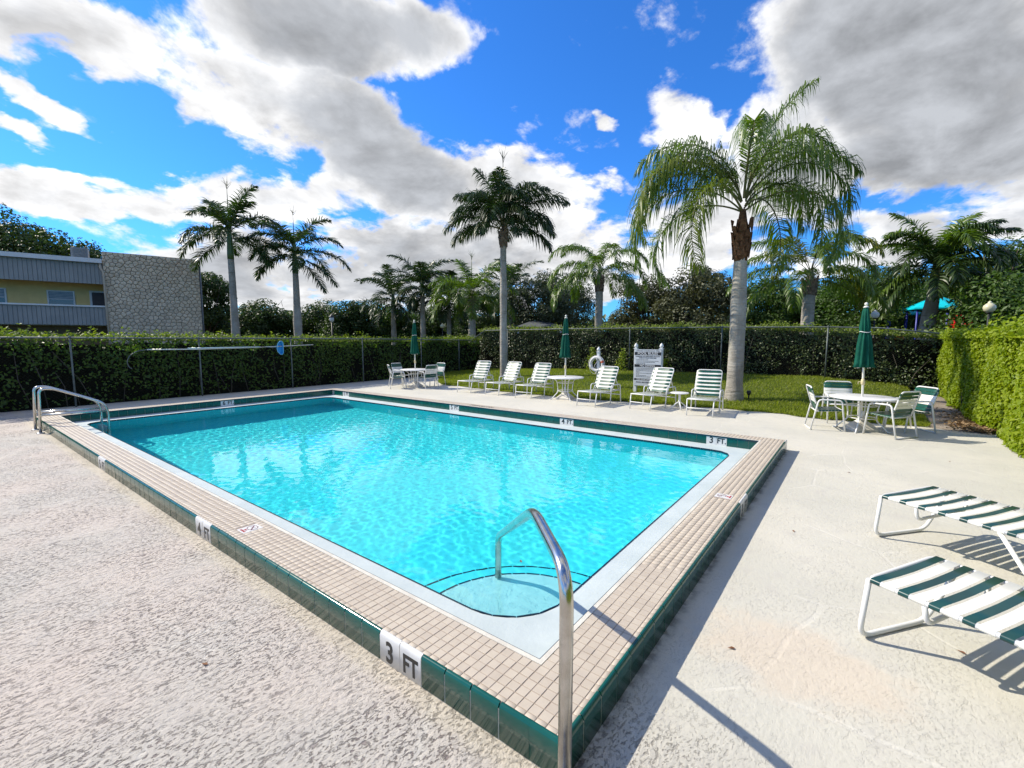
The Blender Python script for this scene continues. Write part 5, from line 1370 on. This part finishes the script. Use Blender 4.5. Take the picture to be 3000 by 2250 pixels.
# local X runs right along the front, local -Y faces the pool
MORT = pm('stone_mortar', (0.28, 0.23, 0.175), (0.36, 0.30, 0.23), 6, 0.95, bump=0.02, bscale=20, spec=0.1)
STONE = pm('rough_stone', (0.74, 0.62, 0.46), (0.46, 0.38, 0.28), 7, 0.9, bump=0.03, bscale=14, spec=0.15, island=0.6)
SW, SH = 3.84, 5.9
wall = MB().box((SW / 2, 3.0, SH / 2), (SW, 6.0, SH)).obj('stone_wall', MORT, t)
rs = random.Random(9); NX, NZ = 17, 35
sx, sz = SW / NX, SH / NZ
pts = [[((i + .5 + (0.25 if j % 2 else -.25) + rs.uniform(-.33, .33)) * sx, (j + .5 + rs.uniform(-.33, .33)) * sz) for j in range(NZ)] for i in range(-1, NX + 1)]
allp = [(i, j) for i in range(NX + 2) for j in range(NZ)]
def clip(poly, a, c, gap):
    """keep the side of the bisector of a-c nearer to a"""
    mx, mz = (a[0] + c[0]) / 2, (a[1] + c[1]) / 2; nx, nz = c[0] - a[0], c[1] - a[1]; l_ = math.hypot(nx, nz); nx /= l_; nz /= l_
    out = []
    for k in range(len(poly)):
        p, q = poly[k], poly[(k + 1) % len(poly)]
        dp = (p[0] - mx) * nx + (p[1] - mz) * nz + gap; dq = (q[0] - mx) * nx + (q[1] - mz) * nz + gap
        if dp <= 0: out.append(p)
        if dp * dq < 0:
            f = dp / (dp - dq); out.append((p[0] + (q[0] - p[0]) * f, p[1] + (q[1] - p[1]) * f))
    return out
ns, mass = 0, MB()
for (i, j) in sorted(allp, key=lambda q: -q[1]):
    a = pts[i][j]
    poly = [(max(0.0, a[0] - .6), max(0.0, a[1] - .5)), (min(SW, a[0] + .6), max(0.0, a[1] - .5)), (min(SW, a[0] + .6), min(SH, a[1] + .5)), (max(0.0, a[0] - .6), min(SH, a[1] + .5))]
    if a[0] < -.25 or a[0] > SW + .25 or a[1] < 1.45: continue
    for di in (-2, -1, 0, 1, 2):
        for dj in (-2, -1, 0, 1, 2):
            if (di or dj) and 0 <= i + di < NX + 2 and 0 <= j + dj < NZ and poly: poly = clip(poly, a, pts[i + di][j + dj], 0.007)
    if len(poly) < 3: continue
    cx = sum(p[0] for p in poly) / len(poly); cz = sum(p[1] for p in poly) / len(poly); dep = rs.uniform(.02, .055); m_ = len(poly)
    if max(p[0] for p in poly) - min(p[0] for p in poly) < .04: continue
    vs = [(p[0] - cx, 0.01, p[1] - cz) for p in poly] + [((p[0] - cx) * .92, -dep, (p[1] - cz) * .92) for p in poly] + [(rs.uniform(-.02, .02), -dep - rs.uniform(.0, .02), rs.uniform(-.02, .02))]
    b = MB(); b.add(vs, [(k, (k + 1) % m_, m_ + (k + 1) % m_, m_ + k) for k in range(m_)] + [(m_ + k, m_ + (k + 1) % m_, 2 * m_) for k in range(m_)])
    ns += 1
    if ns <= 300:
        o = b.obj('stone', STONE, wall); o.location = (cx, -0.002, cz)
    else: mass.add([(v[0] + cx, v[1] - 0.002, v[2] + cz) for v in b.v], b.f)
tag(mass.obj('stonework', STONE, wall), kind='stuff')
CREAM = pm('cream_stucco', (0.80, 0.59, 0.25), (0.72, 0.52, 0.22), 3, 0.9, bump=0.006, bscale=60, spec=0.1)
SIDING = pm('grey_siding', (0.29, 0.295, 0.285), (0.225, 0.235, 0.23), 2, 0.7, island=0.25)
TRIM = pm('white_trim', (0.66, 0.67, 0.67), (0.58, 0.60, 0.60), 3, 0.6)
GLASS = pm('dark_window_glass', (0.03, 0.04, 0.055), (0.05, 0.06, 0.08), 2, 0.08, spec=0.8)
CURT = pm('blind_grey', (0.34, 0.37, 0.40), (0.26, 0.29, 0.32), 4, 0.7)
WX = -9.0
MB().box((WX / 2 - .02, 3.2, 2.75), (-WX - .04, 3.6, 5.5)).obj('facade', CREAM, t)            # wall plane at y = 1.4
MB().box((WX / 2 - .01, 0.9, 5.40), (-WX - .02, 2.2, 0.12)).obj('roof', TRIM, t)
MB().box((WX / 2 - .01, -0.14, 5.41), (-WX - .02, 0.14, 0.20)).obj('gutter', TRIM, t)
MB().box((WX / 2 - .01, 0.80, 2.42), (-WX - .02, 1.25, 0.16)).obj('balcony_slab', TRIM, t)
MB().box((WX / 2 - .01, -0.02, 3.26), (-WX - .02, 0.14, 0.07)).obj('parapet_cap', TRIM, t)
def siding(z0, z1, name):
    back = MB().box((WX / 2 - .01, 0.05, (z0 + z1) / 2), (-WX - .02, 0.06, z1 - z0)).obj(name, SIDING, t)
    pk = MB().box((0, 0, 0), (0.128, 0.03, z1 - z0 - .004)).mesh('plank', SIDING)
    for k in range(int(-WX / 0.15)):
        o = put('plank', pk, back, (-0.085 - 0.15 * k, 0.008 + rs.uniform(-.004, .004), (z0 + z1) / 2))
siding(4.33, 5.30, 'roof_fascia'); siding(2.36, 3.22, 'parapet')
MB().box((WX / 2, 1.30, 1.15), (-WX - .1, 0.1, 2.3)).obj('ground_floor_wall', pm('shaded_stucco', (0.20, 0.13, 0.07), (0.16, 0.11, 0.06), 3, 0.9), t)  # darker stucco: shade of the recess under the balcony put into its colour
def window(x, w_, z0, z1):
    f = MB()
    for (cx, cz, dx, dz) in ((x, z1 + .03, w_ + .12, .06), (x, z0 - .03, w_ + .12, .06), (x - w_ / 2 - .03, (z0 + z1) / 2, .06, z1 - z0), (x + w_ / 2 + .03, (z0 + z1) / 2, .06, z1 - z0), (x, z0 + (z1 - z0) * .52, w_, .03)):
        f.box((cx, 1.375, cz), (dx, .06, dz))
    fo = f.obj('window', TRIM, t)
    MB().box((x, 1.392, (z0 + z1) / 2), (w_, .012, z1 - z0)).obj('pane', GLASS, fo)
    bl = MB()
    for k in range(5): bl.box((x, 1.378, z1 - .05 - k * .07), (w_ - .02, .01, .05))
    bl.obj('blind', CURT, fo)
window(-1.72, 0.86, 3.22, 3.98); window(-4.05, 0.9, 3.22, 3.98); window(-6.6, 0.9, 3.22, 3.98)
dr = MB().box((-0.36, 1.375, 3.30), (0.66, 0.05, 1.6)).obj('door_frame', TRIM, t)
MB().box((-0.33, 1.345, 3.27), (0.54, 0.03, 1.5)).obj('door', pm('dark_door', (0.035, 0.03, 0.035), (0.05, 0.045, 0.05), 5, 0.6), dr)
MB().tube(fillet([(-0.10, -0.10, 5.3), (-0.10, -0.12, 5.1), (0.0, -0.12, 4.9), (0.03, -0.10, 0.1)], .05), 0.045, 8).obj('downspout', pm('beige_pipe', (0.50, 0.42, 0.32), (0.44, 0.37, 0.28), 4, 0.6), t)
MB().tube([(SW + .06, 0.3, 5.6), (SW + .06, 0.3, 0.1)], 0.05, 8).obj('downspout', pm('grey_pipe', (0.18, 0.2, 0.22), (0.14, 0.16, 0.18), 4, 0.6), t)
ac = thing('rooftop_air_conditioner', 'grey air conditioner on the flat roof left of the stone wall', 'air conditioner', (4.25 - 0.55, 28.28 + 1.3, 5.46), math.atan2(-0.262, 0.965))
MB().box((0, 0, 0.33), (0.62, 0.62, 0.62)).obj('casing', pm('grey_metal_casing', (0.17, 0.195, 0.21), (0.13, 0.15, 0.165), 5, 0.5), ac)
lv = MB()
for k in range(8): lv.box((0.02, -0.318, 0.09 + k * .065), (0.5, .03, .028))
lv.obj('louvre', pm('dark_louvre', (0.10, 0.12, 0.13), (0.14, 0.16, 0.17), 5, 0.5), ac)

# ------------------------------------------------------------------ playground, pavilion, lamps
TQ = pm('turquoise_canvas', (0.0, 0.42, 0.52), (0.0, 0.50, 0.60), 1.5, 0.55, spec=0.2)
def canopy(name, label, x, y, zb, zt, half, rz, legs=True):
    t = thing(name, label, 'playground', (x, y, 0), rz, 'playground roofs beyond the far hedge')
    b = MB(); n = 6
    ring = [(half * math.cos(2 * PI * k / n), half * math.sin(2 * PI * k / n), zb) for k in range(n)]
    mid = [(p[0] * .5, p[1] * .5, zb + (zt - zb) * .52) for p in ring]
    low = [(p[0], p[1], zb - .07) for p in ring]
    b.add(low + ring + mid + [(0, 0, zt)], [(k, (k + 1) % n, n + (k + 1) % n, n + k) for k in range(n)] + [(n + k, n + (k + 1) % n, 2 * n + (k + 1) % n, 2 * n + k) for k in range(n)] + [(2 * n + k, 2 * n + (k + 1) % n, 3 * n) for k in range(n)])
    b.obj('roof', TQ, t)
    pb = pm('blue_post', (0.01, 0.02, 0.22), (0.02, 0.03, 0.3), 4, 0.4)
    for k in range(0, n, 1):
        MB().tube([(ring[k][0] * .85, ring[k][1] * .85, 0), (ring[k][0] * .85, ring[k][1] * .85, zb + .05)], 0.05, 8).obj('post', pb, t)
    return t
pg = canopy('playground_structure', 'playground with a turquoise tent roof and a red tube slide, right of the stout palm', 32.15, -4.25, 3.35, 4.05, 1.40, 0.3)
gp = MB()
for k in range(7): gp.box((-0.95, 0.02 + k * .13, 2.62), (.03, .09, .78))
[gp.tube([(-0.95, 0.0 + k * .8, 0), (-0.95, 0.0 + k * .8, 3.0)], .03, 6) for k in (0, 1)]
gp.obj('picket_panel', pm('green_panel', (0.10, 0.20, 0.02), (0.14, 0.24, 0.03), 4, 0.5), pg)
rd = MB(); rd.tube(fillet([(-0.6, -0.45, 2.60), (-1.5, -0.55, 2.55), (-2.6, -0.9, .8), (-3.3, -1.0, .45)], .4), 0.42, 14); rd.obj('slide', pm('red_plastic', (0.48, 0.004, 0.008), (0.56, 0.01, 0.012), 3, 0.35), pg)
canopy('playground_structure', 'second smaller turquoise playground roof partly hidden by trees, left of the stout palm', 34.3, -3.0, 3.15, 3.62, 1.0, 0.1)
t = thing('play_panel', 'orange and yellow play panel showing above the far hedge', 'playground', (32.8, -2.9, 0), 0.3)
MB().box((0, 0, 1.1), (.06, .5, 2.2)).obj('panel', pm('orange_plastic', (0.45, 0.13, 0.01), (0.5, 0.2, 0.02), 4, 0.4), t)
MB().tube([(0, .6, 0), (0, .6, 2.75)], .09, 8).obj('post', MATS['blue_post'], t)
t = thing('pavilion', 'low grey hip roofed pavilion beyond the far hedge, under the trees', 'pavilion', (26.5, 17.9, 0), R(37))
b = MB(); b.add([(-1.6, -1.7, 2.55), (1.6, -1.7, 2.55), (1.6, 1.7, 2.55), (-1.6, 1.7, 2.55), (0, -.5, 3.02), (0, .5, 3.02)], [(0, 1, 4), (1, 2, 5, 4), (2, 3, 5), (3, 0, 4, 5), (3, 2, 1, 0)])
b.obj('roof', pm('grey_shingle', (0.10, 0.11, 0.115), (0.07, 0.08, 0.085), 6, 0.8), t)
for x in (-1.4, 1.4):
    for y in (-1.5, 1.5): MB().tube([(x, y, 0), (x, y, 2.55)], .07, 6).obj('post', TRIM, t)

IRON = pm('black_iron', (0.015, 0.017, 0.016), (0.03, 0.032, 0.03), 6, 0.5)
GLOBE = pm('ivory_globe', (0.60, 0.56, 0.36), (0.52, 0.48, 0.32), 6, 0.35)
GLOBEW = pm('white_globe', (0.66, 0.68, 0.68), (0.58, 0.60, 0.60), 6, 0.35)
def globe_lamp(label, x, y, zt, r_, m_):
    t = thing('street_lamp', label, 'street lamp', (x, y, 0), 0, 'lamps beyond the hedges')
    zb = zt - r_ * 2.3
    MB().lathe([(.07, 0), (.06, .3), (.035, .5), (.03, zb)], 10).obj('pole', IRON, t)
    MB().lathe([(.06, 0), (.09, .03), (.05, .05)], 10, (0, 0, zb - .03)).obj('collar', IRON, t)
    MB().lathe([(r_ * .45, 0), (r_ * .85, r_ * .35), (r_, r_ * .9), (r_ * .9, r_ * 1.35), (r_ * .5, r_ * 1.75), (r_ * .3, r_ * 1.85), (r_ * .32, r_ * 2.0), (r_ * .12, r_ * 2.25)], 18, (0, 0, zb)).obj('globe', m_, t)
globe_lamp('ivory globe street lamp on a black pole behind the sunlit hedge', 20.04, -4.44, 2.95, 0.165, GLOBE)
globe_lamp('white globe lamp peeking out right beside the right umbrella', 24.3, -1.55, 2.98, 0.16, GLOBEW)
globe_lamp('dim ivory globe lamp below the far palms, right of the left umbrella', 19.88, 21.13, 2.75, 0.15, GLOBE)
t = thing('street_lantern', 'black lantern street lamp standing between the royal palms and the far palms', 'street lamp', (13.91, 24.49, 0), 0, 'lamps beyond the hedges')
MB().lathe([(.07, 0), (.06, .3), (.045, .5), (.04, 2.72)], 10).obj('pole', IRON, t)
MB().lathe([(.07, 2.72), (.12, 2.78), (.13, 2.98), (.10, 3.0)], 8).obj('lantern', GLOBEW, t)
MB().lathe([(.17, 3.0), (.15, 3.05), (.05, 3.14), (.02, 3.22)], 10).obj('lantern_cap', IRON, t)
